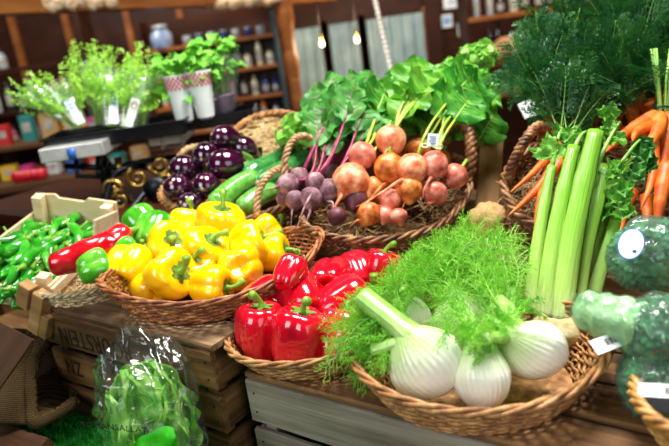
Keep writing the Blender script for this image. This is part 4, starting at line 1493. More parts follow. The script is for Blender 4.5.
cstalk([(551, 300, .97), (562, 240, .98), (572, 190, 1.02), (590, 140, 1.05)], 9)
cstalk([(588, 312, .96), (603, 262, .98), (617, 215, 1.0), (637, 152, 1.05)], 6, dark=True)
cstalk([(578, 300, .98), (596, 250, .99), (608, 200, 1.03), (628, 160, 1.07)], 5, dark=True)
for (a, b) in (((592, 180, 1.0), (620, 122, 1.04)), ((600, 200, 1.0), (640, 140, 1.03)), ((608, 190, 1.0), (634, 158, 1.03)), ((552, 168, 1.03), (562, 128, 1.06)), ((574, 150, 1.02), (588, 132, 1.05))):
    m = MB()
    A, B = W(*a) - cl0, W(*b) - cl0
    m.tube(bez(A, A.lerp(B, .3) + V((0, 0, .01)), A.lerp(B, .7) + V((0, 0, .012)), B, 10), [.0042 - .002 * i / 10 for i in range(11)], 8)
    m.build('leaf_stalk', M['carrotstalk'], cl)
tn = (CAMPOS - cl0).normalized()
rn = random.Random(12)
for i, (a, b, w_, mt) in enumerate((((552, 168, 1.03), (548, 134, 1.05), .014, 'celeryleaf'), ((558, 150, 1.04), (575, 128, 1.06), .014, 'celeryleaf'), ((574, 146, 1.03), (598, 138, 1.05), .013, 'celeryleaf'),
                                    ((620, 124, 1.04), (596, 110, 1.03), .014, 'celeryleaf'), ((618, 128, 1.04), (604, 146, 1.02), .014, 'celeryleaf'), ((604, 168, 1.02), (622, 176, 1.0), .020, 'celeryleaf'),
                                    ((600, 176, 1.02), (612, 200, 1.0), .020, 'celeryleaf'), ((600, 190, 1.02), (602, 222, .99), .018, 'celeryleaf'), ((612, 184, 1.0), (630, 204, .98), .018, 'celeryleaf'),
                                    ((630, 160, 1.04), (654, 150, 1.02), .018, 'celeryleafdark'), ((632, 158, 1.04), (658, 168, 1.02), .018, 'celeryleafdark'), ((636, 152, 1.05), (652, 138, 1.04), .016, 'celeryleafdark'),
                                    ((628, 168, 1.03), (644, 182, 1.01), .014, 'celeryleafdark'), ((612, 206, .99), (636, 214, .97), .013, 'celeryleaf'))):
    tri_leaf('leaf', W(*a) - cl0, W(*b) - cl0, tn + V((rn.uniform(-.5, .5), 0, rn.uniform(-.2, .6))), w_, i, mt, cl)
m = MB()
q0 = W(560, 328, .93) - cl0
def ft(u, v):
    th = TAU * v
    r = .043 * math.sin(PI * (u * .8 + .1)) ** .6 * (1 + .05 * math.sin(9 * th))
    return q0 + V((r * math.cos(th), r * math.sin(th), (u - .5) * .05))
m.grid(ft, 12, 40, wrap=True)
m.build('foot', M['celeryfoot'], cl)

# ------------------------------------------------------------------ fennel
rn = random.Random(31)
TOPY = ((300, 330), (340, 300), (375, 272), (400, 254), (430, 234), (455, 214), (482, 212), (510, 224), (535, 244))
def spread(n, x0, x1, y0, y1, d0, d1, si=3):
    out = []
    for _ in range(n):
        x = rn.uniform(x0, x1)
        ty = next(a[1] + (b[1] - a[1]) * (x - a[0]) / (b[0] - a[0]) for a, b in zip(TOPY, TOPY[1:]) if x <= b[0]) + 6
        out.append((rn.randint(0, si), x, max(ty, rn.uniform(y0, y1)) if y1 > ty else rn.uniform(ty, ty + 25), rn.uniform(d0, d1)))
    return out
fennel('left fennel bulb with a thick cut stalk pointing up left', 424, 360, .82, (-.55, .75, .1), 37,
       [(362, 296, .86, 12), (384, 330, .85, 7), (400, 318, .90, 8), (372, 350, .83, 7)],
       spread(14, 322, 385, 285, 390, .83, .93) + [(0, 352, 300, .88), (1, 348, 318, .88), (3, 336, 340, .86), (1, 340, 352, .86), (3, 352, 376, .84), (3, 362, 390, .82), (2, 376, 290, .93), (2, 394, 276, .94), (0, 362, 330, .83), (3, 345, 362, .83), (1, 356, 340, .82), (2, 396, 300, .86), (2, 410, 290, .88), (3, 380, 372, .80), (1, 335, 325, .9), (2, 380, 300, .86)], 3)
fennel('middle fennel bulb, standing upright between the other two', 480, 371, .81, (-.1, .9, .0), 34,
       [(470, 318, .87, 8), (498, 306, .88, 8), (455, 300, .90, 7)],
       [(0, 450, 300, .86), (0, 438, 280, .92), (0, 470, 345, .76), (1, 490, 340, .76), (1, 505, 330, .77), (0, 455, 330, .77), (1, 478, 350, .76), (2, 440, 345, .77), (0, 482, 332, .76), (1, 520, 318, .78),  (2, 420, 258, .98), (2, 440, 246, 1.0), (1, 470, 238, 1.0), (1, 500, 250, .98), (0, 462, 330, .80), (1, 480, 290, .85), (2, 430, 320, .82), (0, 448, 345, .80), (1, 512, 270, .95), (2, 404, 278, .94)], 5)
fennel('right fennel bulb lying over, its stalks pointing up left', 531, 349, .81, (-.8, .5, .3), 33,
       [(486, 338, .78, 7), (487, 320, .82, 7), (500, 300, .86, 8), (512, 292, .88, 7)],
       [(0, 505, 312, .84), (3, 518, 300, .86), (3, 532, 310, .86), (3, 546, 318, .86), (3, 524, 322, .84), (2, 540, 298, .87), (2, 470, 262, .92), (2, 484, 246, .96), (3, 500, 230, .98), (3, 516, 240, .98), (3, 526, 270, .9), (0, 470, 350, .77), (1, 460, 318, .80), (0, 476, 362, .77), (2, 505, 268, .88), (3, 530, 300, .84)], 9)
fennel('fennel hidden at the back of the basket beneath its own fronds', 462, 318, .97, (-.2, .9, -.1), 30,
       [(440, 275, .98, 8), (470, 262, 1.0, 8), (424, 282, .98, 7), (494, 268, 1.0, 7)],
       spread(44, 385, 528, 205, 310, .93, 1.08) + spread(6, 440, 500, 205, 240, 1.02, 1.1), 13)
fennel('second hidden fennel behind the left bulb, only its fronds showing', 408, 318, .96, (-.4, .9, -.1), 28,
       [(388, 296, .95, 7), (410, 288, .96, 7), (372, 306, .95, 7)],
       spread(34, 345, 460, 220, 330, .88, 1.05, 2), 17)

# ------------------------------------------------------------------ wrapped broccoli
def lump(rn_seed, stretch, R_, bumps, amp):
    def fn(u, v):
        fi, th = PI * (u * .998 + .001), TAU * v
        n = V((math.sin(fi) * math.cos(th), math.sin(fi) * math.sin(th), -math.cos(fi)))
        b = noise.voronoi(n * bumps + V((rn_seed, 0, 0)))[0][0]
        k = 1 + amp * (.35 - b) + .08 * noise.noise(n * 1.7 + V((rn_seed, 3, 0)))
        return V((n.x * stretch[0], n.y * stretch[1], n.z * stretch[2])) * (R_ * k)
    return fn
def broccoli(label, px, py, d, axis, R_, stretch, stalk_px=None, stalk_r=.02, seed=0, film_k=1.05):
    loc, up = at_dir(px, py, d, *axis)
    t = thing('wrapped_broccoli', label, 'broccoli', loc, None, 'wrapped broccoli in the blond basket')
    q = aim(up, seed)
    m = MB(); m.grid(lump(seed, stretch, R_, 5.5, .30), 70, 90, wrap=True)
    m.build('florets', M['broccoli'], t, rot=q)
    f = MB(); f.grid(lump(seed + 3, stretch, R_ * film_k * 1.02, 2.2, .10), 40, 60, wrap=True)
    fo = f.build('film', M['clingfilm'], t, rot=q)
    if stalk_px:
        e = W(*stalk_px) - loc
        p0 = q @ V((0, 0, -R_ * stretch[2] * .45))
        path = bez(p0, p0.lerp(e, .3), p0.lerp(e, .7), e, 14)
        m = MB()
        fr = frames(path)
        def rings(k):
            out = []
            for i, (p, x, y, tt) in enumerate(fr):
                rr = stalk_r * k * (1.35 - .45 * i / 14 + .06 * math.sin(i * 1.7)) * (1 if i < 13 else (.93 if i == 13 else .72))
                out.append([p + (x * math.cos(TAU * j / 28) + y * math.sin(TAU * j / 28)) * rr * (1 + .06 * math.cos(5 * TAU * j / 28 + i * .2) * 1) for j in range(28)])
            return out
        m.ring_loft(rings(1))
        m.build('stalk', M['broccolistalk'], t)
        m = MB()
        rg = rings(1.07)
        ee = (e - p0).normalized() * .004
        rg[-1] = [p + ee for p in rg[-1]]
        m.ring_loft(rg, cap0=False)
        m.build('film_wrap', M['clingfilm'], t)
    return t
b1 = broccoli('upper wrapped broccoli with a round white blue-edged sticker', 656, 255, .86, (.9, .1, -.3), .055, (.85, .9, 1.2), seed=2)
b2 = broccoli('wrapped broccoli with its pale cut stalk pointing left', 662, 334, .76, (.95, -.25, .2), .046, (1, 1, 1), (578, 306, .82), .0245, seed=5)
b3 = broccoli('lowest wrapped broccoli, dark head in the basket with a white label', 662, 384, .75, (-.2, .3, .9), .050, (1.0, .95, .8), seed=8)
def flat_on(parent, px, py, d, tilt=(0, 0, 0)):
    p, r, u, t = cam_dir(px, py, d)
    q = Matrix((r, u, t)).transposed().to_quaternion() @ Quaternion((0, 0, 1), tilt[2]) @ Quaternion((1, 0, 0), tilt[0]) @ Quaternion((0, 1, 0), tilt[1])
    return p - V(parent.location), q
def disc(rx, ry, z0, z1, n=36, c=(0, 0)):
    m = MB()
    m.ring_loft([[V((c[0] + rx * math.cos(TAU * i / n), c[1] + ry * math.sin(TAU * i / n), z)) for i in range(n)] for z in (z0, z1)])
    return m
p_, q_ = flat_on(b1, 631, 244, .798, (-.25, -.35, -.45))
st = disc(.0155, .021, 0, .0006).build('sticker', M['blue'], b1, False, p_, q_)
disc(.0140, .0192, .0006, .0009).build('sticker_face', M['white'], st, False)
disc(.0026, .0022, .0009, .0012, c=(.006, -.009)).build('sticker_mark', M['navy'], st, False)
m = MB()
for i, (x, y, w_) in enumerate(((-.002, .008, .012), (-.003, .004, .016), (-.005, -.002, .012))):
    for k in range(5):
        if (k * 7 + i) % 4: m.box((x - w_ / 2 + w_ * k / 5, y, .0010), (w_ / 7, .0014, .0003))
m.build('sticker_print', m_simple('faint_print', 'A8ACB8', .5), st, False)
p_, q_ = flat_on(b3, 662, 396, .690, (-.5, -.3, -.30))
m = MB(); m.box((0, .006, 0), (.046, .016, .0006)); lb = m.build('label', M['white'], b3, False, p_, q_)
m = MB(); m.box((0, -.010, 0), (.046, .016, .0006)); m.build('dark_label', M['black'], b3, False, p_, q_)
m = MB()
for i in range(12): m.box((.003 + i * .0014, .006, .0006), (.0005 + .0004 * (i % 3), .008, .0004))
m.build('bar_code', M['ink'], lb, False)
p_, q_ = flat_on(b2, 610, 342, .765, (-.6, .2, .35))
m = MB(); m.box((0, 0, 0), (.042, .020, .0008)); lb = m.build('label', M['white'], b2, False, p_, q_)
m = MB()
for i in range(9): m.box((-.006 + i * .0016, .001, .0006), (.0005 + .0004 * (i % 3), .009, .0004))
m.build('bar_code', M['ink'], lb, False)

# white plastic tag pin on the crate slat
pn = thing('plastic_clip', 'thin white plastic clip lying on the dark crate slat', 'clip', W(552, 413, .83))
pn.location.z = 1.112
m = MB(); m.tube([(-.008, .008, 0), (0, .001, .002), (.009, -.007, 0)], .0018, 6); m.build('strip', M['white'], pn)
m = MB(); m.box((.010, -.008, 0), (.006, .005, .002)); bevel(m.build('tab', M['white'], pn, False), .0005)

# ------------------------------------------------------------------ romaine in its bag
rl = thing('bagged_romaine', 'romaine lettuce head in a clear crumpled plastic bag on the turf', 'lettuce', ST(-.772, .505, ZT + .004))
r0 = V(rl.location)
vx = V((1, 0, 0)); 
tocam = (V((CAMPOS.x, CAMPOS.y, 0)) - V((r0.x, r0.y, 0))).normalized()
sidev = V((0, 0, 1)).cross(tocam).normalized()
rn = random.Random(77)
for i in range(11):
    a = TAU * i / 11 + rn.uniform(-.12, .12) + .2
    ring = i % 2
    hgt = .232 - .03 * ring + .012 * rn.random()
    dr = sidev * math.cos(a) + tocam * math.sin(a) * .62
    base = dr * .020 + V((0, 0, .004))
    tip = dr * (.066 if ring else .040) + V((0, 0, hgt))
    link('leaf', leaf_mesh('romaine_leaf', [M['lettuce'], M['lettucerib']], base, tip, dr + V((0, 0, .15)), .066, 300 + i, ruffle=.07, sag=.07, nu=60, nv=34, shape=(1.15, .5), cup=-.30, rib=.0020, noise_amp=.10, twist=.12), rl)
def bag(u, v, k=1.0):
    th = TAU * v
    z = .002 + u * .262
    e = .5 + .5 * (1 - abs(u - .45) * 1.1)
    w_ = .066 * (.92 + .22 * math.sin(PI * min(1, u * 1.05)) ** .8) * k
    dpt = .088 * (.80 + .25 * math.sin(PI * min(1, u * 1.1))) * k
    if u > .86:
        g = (u - .86) / .14
        w_ *= 1 - .12 * g
        dpt *= 1 - .92 * g
        z += g * (.022 * math.exp(-(math.cos(th) / .35) ** 2) - .012 * abs(math.cos(th)) ** 2)
    p = sidev * (w_ * sgn(math.cos(th), .7)) + tocam * (dpt * sgn(math.sin(th), .85)) + V((0, 0, z))
    n1 = noise.noise(p * 26 + V((3, 1, 0))) * .011 + noise.noise(p * 60) * .005 + abs(noise.noise(V((th * 2.2, u * 5, 2)))) * -.010 * (u ** .5)
    d_ = (sidev * math.cos(th) + tocam * math.sin(th))
    n1 -= .006 * abs(math.sin(9 * th + 8 * u + 3 * noise.noise(p * 14))) ** 3 * (.3 + u)
    return p + d_ * n1 + V((0, 0, noise.noise(p * 30) * .006 * u))
m = MB(); m.grid(bag, 60, 110, wrap=True)
bg = m.build('bag', M['film'], rl)
# printed band at the foot of the bag, and its wording
m = MB()
m.grid(lambda u, v: (lambda p: p + (sidev * math.cos(PI * (.44 + .42 * v)) + tocam * math.sin(PI * (.44 + .42 * v))) * .0016)(bag(.36 + .24 * u * (.75 + .25 * math.sin(v * 5 + 1)), .22 + .21 * v)), 14, 26)
m.build('printed_band', M['greenprint'], bg)
tx = text_mesh('ROMANSALLAT', .0135, 1.05, M['ink'], .0001)
pc = bag(.665, .345)
nx = (tocam * .8 - sidev * .5).normalized()
ux = V((0, 0, 1)); rx = ux.cross(nx).normalized()
tx.rotation_mode = 'QUATERNION'
tx.rotation_quaternion = Matrix((rx, ux, nx)).transposed().to_quaternion() @ Quaternion((0, 0, 1), -.12)
tx.location = pc + nx * .006 + V((0, 0, .004))
tx.parent = bg

# ------------------------------------------------------------------ burlap sack, leaning boards at the lower left
sk = thing('burlap_sack', 'rolled-open burlap sack lying empty on the turf at the lower left', 'sack', W(30, 410, 1.2))
k0 = V(sk.location)
def P_(px, py, d): return W(px, py, d) - k0
mouth = [P_(56, 341, 1.30), P_(40, 352, 1.26), P_(33, 375, 1.22), P_(33, 400, 1.19), P_(36, 418, 1.17), P_(52, 414, 1.18), P_(70, 403, 1.2), P_(73, 398, 1.24), P_(72, 370, 1.32), P_(66, 350, 1.34)]
loop = []
nm_ = len(mouth)
for i in range(nm_):
    a0, a1, a2, a3 = (mouth[(i + k - 1) % nm_] for k in range(4))
    for j in range(8):
        u = j / 8
        loop.append(.5 * ((2 * a1) + (a2 - a0) * u + (2 * a0 - 5 * a1 + 4 * a2 - a3) * u * u + (3 * a1 - a0 - 3 * a2 + a3) * u ** 3))
cen = sum(loop, V()) / len(loop)
back = (P_(-30, 372, 1.30) - cen)
rings = []
for i in range(9):
    t = i / 8
    sc = 1.10 + .25 * math.sin(PI * t) - .45 * t * t
    rings.append([cen + back * (t * 1.1) + (p - cen) * sc + V((noise.noise(p * 20 + V((t * 3, 0, 0))), noise.noise(p * 20 + V((0, t * 3, 0))), noise.noise(p * 22))) * .012 for p in loop])
m = MB(); m.ring_loft(rings, cap0=False)
so = m.build('sack_body', M['burlap'], sk)
md = so.modifiers.new('thick', 'SOLIDIFY'); md.thickness = .003
m = MB()
fr = []
for i, p in enumerate(loop):
    pass
pts_ = [cen + (p - cen) * 1.08 for p in loop]
m.tube(pts_, [.012 + .005 * noise.noise(p * 30) for p in pts_], 10, loop=True)
m.build('rolled_rim', M['burlap'], sk)
def board(name, label, a, b, w_, th, mat, cat='board', up=None):
    A, B = W(*a), W(*b)
    L = (B - A).length
    x = (B - A).normalized()
    y = (CAMPOS - A).normalized() if up is None else V(up)
    y = (y - x * y.dot(x)).normalized()
    z = x.cross(y)
    t = thing(name, label, cat, A, Matrix((x, -y, -z)).transposed().to_quaternion())
    m = MB(); m.plank((0, 0, -w_ / 2), L, w_, th, len(name) + a[0], .0015)
    m.build('plank', M[mat], t, False)
    return t
board('wooden_board', 'brown planed board leaning at the left edge beside the burlap sack', (14, 330, 1.12), (-62, 440, 1.06), .075, .02, 'board_wood')
board('wooden_board', 'brown board lying at the bottom left corner in front of the sack', (-34, 430, 1.235), (34, 456, 1.10), .07, .02, 'board_wood', up=(-.25, -.35, .9))
board('wooden_board', 'dark brown board standing inside the open burlap sack', (36, 372, 1.33), (76, 384, 1.36), .10, .012, 'mid_wood')
# corner block under the chilli crate
bk = thing('crate_trestle', 'pale wooden corner bracket propping up the chilli crate', 'bracket', W(40, 312, 1.22), yaw(STALL_YAW + .2) @ Quaternion((0, 1, 0), .5))
for (c_, s_, nm) in (((0, 0, 0), (.026, .026, .09), 'post'), ((-.035, .0, .02), (.028, .024, .05), 'block'), ((.018, .004, -.02), (.024, .03, .05), 'block')):
    m = MB(); m.box(c_, s_); bevel(m.build(nm, M['tan_wood'], bk, False), .002)

# cardboard, white card and bread-coloured sack between the two vegetable baskets
board('wooden_board', 'tall tan board standing between the beetroot and carrot baskets', (483, 262, 1.33), (493, 128, 1.46), .05, .015, 'tan_wood')
pk = thing('paper_bag', 'crumpled tan paper bag standing below the carrot basket', 'bag', W(488, 222, 1.3))
m = MB(); m.grid(lambda u, v: lump(4, (1, .8, .9), .045, 2.5, .2)(u, v), 24, 36, wrap=True); m.build('paper', M['cardboard'], pk)
for (px, py, d, w_, h_, lab) in ((492, 134, 1.52, .05, .035, 'folded white card lying beside the handle of the beetroot basket'), (536, 106, 1.50, .07, .045, 'white card showing under the carrot tops inside the basket handle')):
    p, r_, u_, t_ = cam_dir(px, py, d)
    t = thing('white_card', lab, 'card', p, Matrix((r_, u_, t_)).transposed().to_quaternion() @ Quaternion((0, 0, 1), .25) @ Quaternion((1, 0, 0), -.5))
    m = MB(); m.box((0, 0, 0), (w_, h_, .001)); m.box((0, h_ / 2, -.012), (w_, .001, .024))
    m.build('sheet', M['white'], t, False)

# ------------------------------------------------------------------ weighing scale with the herb tray
sc_ = thing('market_scale', 'antique black iron and brass weighing scale carrying the herb tray', 'scale', W(112, 200, 1.80))
s0 = V(sc_.location)
s0.z = 1.205
sc_.location = s0
def Q_(px, py, d): return W(px, py, d) - s0
def plate(px, py, d, w_, dp, h_, name='weighing_pan'):
    m = MB()
    c_ = Q_(px, py, d)
    m.box(c_, (w_, dp, h_))
    return bevel(m.build(name, M['steel'], sc_, False), .003)
plate(82, 147, 1.72, .165, .16, .036)
plate(172, 133, 1.86, .10, .16, .040)
m = MB(); m.tube([Q_(66, 166, 1.74), Q_(110, 168, 1.76), Q_(150, 160, 1.8), Q_(180, 156, 1.84)], .008, 10); m.build('beam', M['iron'], sc_)
m = MB(); m.tube([Q_(76, 158, 1.72), Q_(77, 176, 1.72), Q_(104, 177, 1.74), Q_(106, 160, 1.74)], .007, 10); m.build('yoke', M['iron'], sc_)
m = MB(); m.tube([Q_(98, 172, 1.72), Q_(103, 172, 1.72)], .016, 16); m.build('poise', M['iron'], sc_)
m = MB(); m.tube([Q_(118, 158, 1.76), Q_(121, 176, 1.76)], [.012, .008], 12); m.build('pivot', M['brass'], sc_)
m = MB()
m.lathe([(.055, 0), (.055, .012), (.035, .02), (.02, .035), (.016, .09), (.024, .11), (.016, .13), (.014, .19)], 24)
m.build('pedestal', M['iron'], sc_)
for k, (px, py) in enumerate(((112, 190), (120, 200), (138, 178), (160, 165), (165, 182), (172, 195), (128, 208), (152, 205))):
    m = MB()
    c_ = Q_(px, py, 1.74 + .01 * k)
    rr = .030
    pts = [c_ + V((rr * (1 - i / 26) * math.cos(i * .42 + k), .0, rr * (1 - i / 26) * math.sin(i * .42 + k))) for i in range(24)]
    m.tube(pts, [.0075 - .004 * i / 24 for i in range(24)], 8)
    m.build('scroll', M['brass'], sc_)
m = MB(); m.lathe([(.004, -.006), (.034, -.006), (.034, .006), (.004, .006)], 28)
m.build('wheel', M['iron'], sc_, loc=Q_(157, 190, 1.74), rot=Quaternion((1, 0, 0), PI / 2))
for k, (a_, b_, c2_) in enumerate((((104, 212, 1.72), (112, 170, 1.74), (140, 166, 1.78)), ((176, 206, 1.76), (168, 172, 1.8), (140, 166, 1.8)), ((128, 214, 1.7), (150, 186, 1.76), (176, 160, 1.82)))):
    m = MB(); m.tube(bez(Q_(*a_), Q_(*b_), Q_(*b_), Q_(*c2_), 14), .009, 8); m.build('bracket', M['iron'], sc_)
m = MB(); m.box(Q_(82, 147, 1.72) + V((.0, -.083, -.004)), (.018, .006, .030)); m.build('clip', M['blue'], sc_)
m = MB()
p0_ = Q_(174, 146, 1.80)
for dx_, dz_, sx_, sz_ in ((0, .0, .055, .003), (0, .05, .055, .003), (-.027, .025, .003, .05), (.027, .025, .003, .05)): m.box(p0_ + V((dx_, 0, dz_)), (sx_, .05, sz_))
m.build('acrylic_guard', M['sleeve'], sc_, False)
# counter the scale stands on
ct = thing('side_table', 'low dark table behind the crates holding the weighing scale', 'table', ST(-1.66, 1.22, 0), yaw(STALL_YAW))
m = MB(); m.box((0, 0, 1.185), (.86, .62, .035)); bevel(m.build('tabletop', M['panel_wood'], ct, False), .004)
for x in (-.38, .38):
    for y in (-.27, .27):
        m = MB(); m.box((x, y, .583), (.06, .06, 1.166)); bevel(m.build('leg', M['dark_wood'], ct, False), .004)

tr = thing('herb_tray', 'shallow black plastic tray of cut herbs resting on the scale', 'tray', W(122, 132, 1.78))
h0 = V(tr.location)
m = MB()
TW, TD, TH = .36, .17, .035
qy = yaw(.08)
def tbox(c_, s_): m.box(qy @ V(c_), s_, rot=qy)
tbox((0, 0, -TH / 2), (TW, TD, .004)); tbox((0, -TD / 2, 0), (TW, .005, TH)); tbox((0, TD / 2, 0), (TW, .005, TH)); tbox((-TW / 2, 0, 0), (.005, TD, TH)); tbox((TW / 2, 0, 0), (.005, TD, TH))
bevel(m.build('tray_body', M['black'], tr, False), .001)
m = MB()
tbox((0, -TD / 2 - .004, TH / 2), (TW + .02, .012, .004)); tbox((0, TD / 2 + .004, TH / 2), (TW + .02, .012, .004)); tbox((-TW / 2 - .004, 0, TH / 2), (.012, TD, .004)); tbox((TW / 2 + .004, 0, TH / 2), (.012, TD, .004))
m.build('tray_lip', M['black'], tr, False)
t2 = thing('herb_tray', 'black plastic tray holding the potted basil, right of the scale', 'tray', W(212, 118, 1.86))
m = MB(); 
m.box((0, 0, -.016), (.25, .15, .004)); m.box((0, -.075, 0), (.25, .004, .034)); m.box((0, .075, 0), (.25, .004, .034)); m.box((-.125, 0, 0), (.004, .15, .034)); m.box((.125, 0, 0), (.004, .15, .034))
bevel(m.build('tray_body', M['black'], t2, False), .001)

def herb_pack(label, a, b, w_, seed, labelled=0, leaf='herb', n=26, name='herb_pack'):
    """a: foot (px, py, d), b: top; a clear sleeve of sprigs"""
    A, B = W(*a), W(*b)
    t = thing(name, label, 'herbs', A, None, 'packs of cut herbs on the scale')
    ax = B - A
    L = ax.length
    u = ax.normalized()
    tc = (CAMPOS - A).normalized()
    s = u.cross(tc).normalized()
    f = s.cross(u)
    rn = random.Random(seed)
    m = MB(); lf = MB()
    for i in range(n):
        e = B + (s * rn.uniform(-1, 1) + V((0, rn.uniform(-.6, .6), 0))) * w_ * 1.7 + u * L * rn.uniform(-.40, .34) - A
        b0 = s * rn.uniform(-.012, .012) + f * rn.uniform(-.01, .01)
        path = bez(b0, b0 + u * L * .4, e - u * L * .2 + s * rn.uniform(-.02, .02), e + V((rn.uniform(-.02, .02), 0, -.012 * rn.random())), 12)
        m.tube(path, [.0011 - .0006 * j / 12 for j in range(13)], 4)
        for j in range(4, 13):
            for q in range(7):
                p = path[j] + (path[j] - path[j - 1]) * rn.random()
                d = V((rn.uniform(-1, 1), rn.uniform(-1, 1), rn.uniform(-.3, 1))).normalized()
                r = rn.uniform(.0022, .0046)
                v = d.cross(V((rn.uniform(-1, 1), rn.uniform(-1, 1), 1))).normalized()
                c_ = p + d * r * 2.0
                lf.v.extend([p + d * r * .6, c_ + v * r * .8 - d * r * .1, c_ + d * r * 1.1, c_ - v * r * .8 - d * r * .1])
                k = len(lf.v)
                lf.face((k - 4, k - 3, k - 2, k - 1))
    so_ = m.build('sprigs', M['herb'], t)
    lo = lf.build('leaves', M[leaf], t)
    tag(lo, kind='stuff')
    m = MB()
    def sl(uu, v):
        th = TAU * v
        k = .55 + .65 * uu
        return u * (L * .98 * uu) + s * (w_ * k * math.cos(th)) + f * (w_ * .5 * k * math.sin(th)) + f * .003 * noise.noise(V((th, uu * 6, seed)))
    m.grid(sl, 14, 32, wrap=True)
    m.build('sleeve', M['sleeve'], t)
    if labelled:
        m = MB()
        lw = w_ * .30
        m.grid(lambda uu, v: u * (L * (.02 + .50 * uu)) + f * (w_ * .5 * (.55 + .65 * uu * .62) + .003) + s * (lw * (v * 2 - 1) + w_ * .1), 4, 4)
        lo = m.build('label', M['pinkpaper'], t, False)
        m = MB()
        if labelled == 2:
            cc_ = u * (L * .40) + f * (w_ * .48 + .006) + s * w_ * .1
            m.tube([cc_ + s * .007 * math.cos(x) + u * .010 * math.sin(x) for x in (TAU * i / 16 for i in range(16))], .0016, 5, loop=True)
            m.build('label_mark', m_simple('brown_print', '8A5A34', .5), lo)
        else:
            for k in range(3):
                m.grid(lambda uu, v: u * (L * (.34 + .07 * k + .03 * uu)) + f * (w_ * .5 * (.55 + .65 * .4) + .006) + s * (lw * .6 * (v * 2 - 1) + w_ * .1), 1, 1)
            m.build('label_print', M['skyblue'], lo, False)
    return t
herb_pack('leftmost herb pack, its pale green sprigs drooping far left', (76, 126, 1.74), (30, 92, 1.72), .03, 1, 0, n=20)
herb_pack('herb pack with a blue-printed label slanting across its sleeve', (82, 126, 1.72), (54, 82, 1.72), .034, 2, 1, n=24)
herb_pack('tall herb pack with sprigs rising highest, behind the labelled ones', (100, 124, 1.80), (96, 62, 1.82), .042, 3, 0, n=40)
herb_pack('herb pack in the middle of the tray with crumpled clear sleeve', (112, 126, 1.74), (112, 70, 1.76), .04, 4, 1, n=36)
herb_pack('herb pack whose pale label bears a brown round mark', (126, 128, 1.74), (142, 74, 1.76), .036, 5, 2, n=32)
herb_pack('rightmost bushy herb pack next to the gingham-wrapped basil', (140, 126, 1.80), (150, 68, 1.84), .036, 6, 0, n=34)

def basil(label, a, hgt, w_, seed, sleeve, n=46):
    A = W(*a)
    t = thing('potted_basil', label, 'basil', A, None, 'potted basil on the black tray')
    rn = random.Random(seed)
    m = MB(); m.lathe([(.026, -.012), (.034, .035), (.036, .036), (.034, .038)], 24); m.build('pot', m_simple('lilac_pot', [(.3, '9A7AA0'), (.7, 'C4A8C8')], .5), t)
    st_ = MB()
    for i in range(n):
        a_ = rn.random() * TAU
        r = w_ * math.sqrt(rn.random())
        z = .05 + hgt * rn.random() ** .7
        p = V((r * math.cos(a_), r * .8 * math.sin(a_), z))
        if i % 4 == 0: st_.tube([V((p.x * .3, p.y * .3, .02)), V((p.x * .7, p.y * .7, z * .6)), p], .0016, 5)
        d = V((math.cos(a_ + rn.uniform(-.7, .7)), math.sin(a_ + rn.uniform(-.7, .7)), rn.uniform(-.3, .6))).normalized()
        ll = rn.uniform(.028, .046)
        link('leaf', leaf_mesh('basil_leaf', [M['basil'], M['riblight']], p, p + d * ll, V((0, -.5, 1)), ll * .38, seed * 97 + i, ruffle=.06, sag=.22, nu=10, nv=8, cup=.35, rib=.0007), t)
    st_.build('stems', M['herb'], t)
    if sleeve:
        m = MB()
        def sl(u, v):
            th = -PI * .93 + PI * .86 * v
            k = .024 + u * .014
            return V((k * math.cos(th), k * math.sin(th) - .014, -.005 + u * .125))
        m.grid(sl, 12, 30)
        po = m.build('paper_sleeve', M['pinkpaper'], t)
        m = MB()
        for i in range(16):
            for j in range(5):
                if (i + j) % 2:
                    m.grid(lambda u, v, i=i, j=j: sl(.68 + .055 * (j + u), (i + v) / 16) * 1.0 + V((math.cos(-PI * .93 + PI * .86 * (i + v) / 16), math.sin(-PI * .93 + PI * .86 * (i + v) / 16), 0)) * .0012, 2, 2)
        m.build('gingham_print', M['redprint'], po)
    else:
        m = MB()
        def sl(u, v):
            th = TAU * v
            k = .036 + u * .034
            return V((k * math.cos(th), k * .9 * math.sin(th), -.005 + u * .15))
        m.grid(sl, 12, 36, wrap=True)
        m.build('sleeve', M['sleeve'], t)
    return t
basil('potted basil on the left in a red gingham paper sleeve', (186, 118, 1.80), .11, .05, 3, True, 60)
basil('potted basil in the middle, gingham paper sleeve leaning right', (207, 114, 1.80), .11, .05, 5, True, 60)
basil('potted basil on the right in a clear sleeve with a lilac pot', (224, 108, 1.84), .135, .052, 7, False, 80)

# ------------------------------------------------------------------ the shop behind
def XY(px, py, Y):
    """point of the vertical plane y = Y seen at a pixel"""
    q = W(px, py, 1.0) - CAMPOS
    return CAMPOS + q * (Y / q.y)
def solid(name, mat, c, s, kind='structure', bev=0, parent=None):
    m = MB(); m.box((0, 0, 0), s)
    o = m.build(name, M[mat], parent, False, c)
    if parent is None: tag(o, kind=kind)
    if bev: bevel(o, bev)
    return o
YW = 5.45
solid('floor', 'floor', (0, 1.7, -.025), (7.4, 8.4, .05))
solid('ceiling', 'ceiling', (0, 1.7, 3.325), (7.4, 8.4, .05))
solid('wall_back', 'panel_wood', (0, YW + .05, 1.65), (7.4, .1, 3.3))
solid('wall_left', 'wall', (-3.65, 1.7, 1.65), (.1, 8.4, 3.3))
solid('wall_right', 'wall', (3.65, 1.7, 1.65), (.1, 8.4, 3.3))
for i, (a, b) in enumerate((((-2.32, 0), (-2.25, 0)), ((-1.9, 0), (-1.84, 0)), ((-1.42, 0), (-1.37, 0)), ((-1.0, 0), (-.96, 0)))):
    solid('trim_%d' % (i + 1), 'bar_wood', ((a[0] + b[0]) / 2, YW - .02, 1.75), (.05, .04, 1.0))

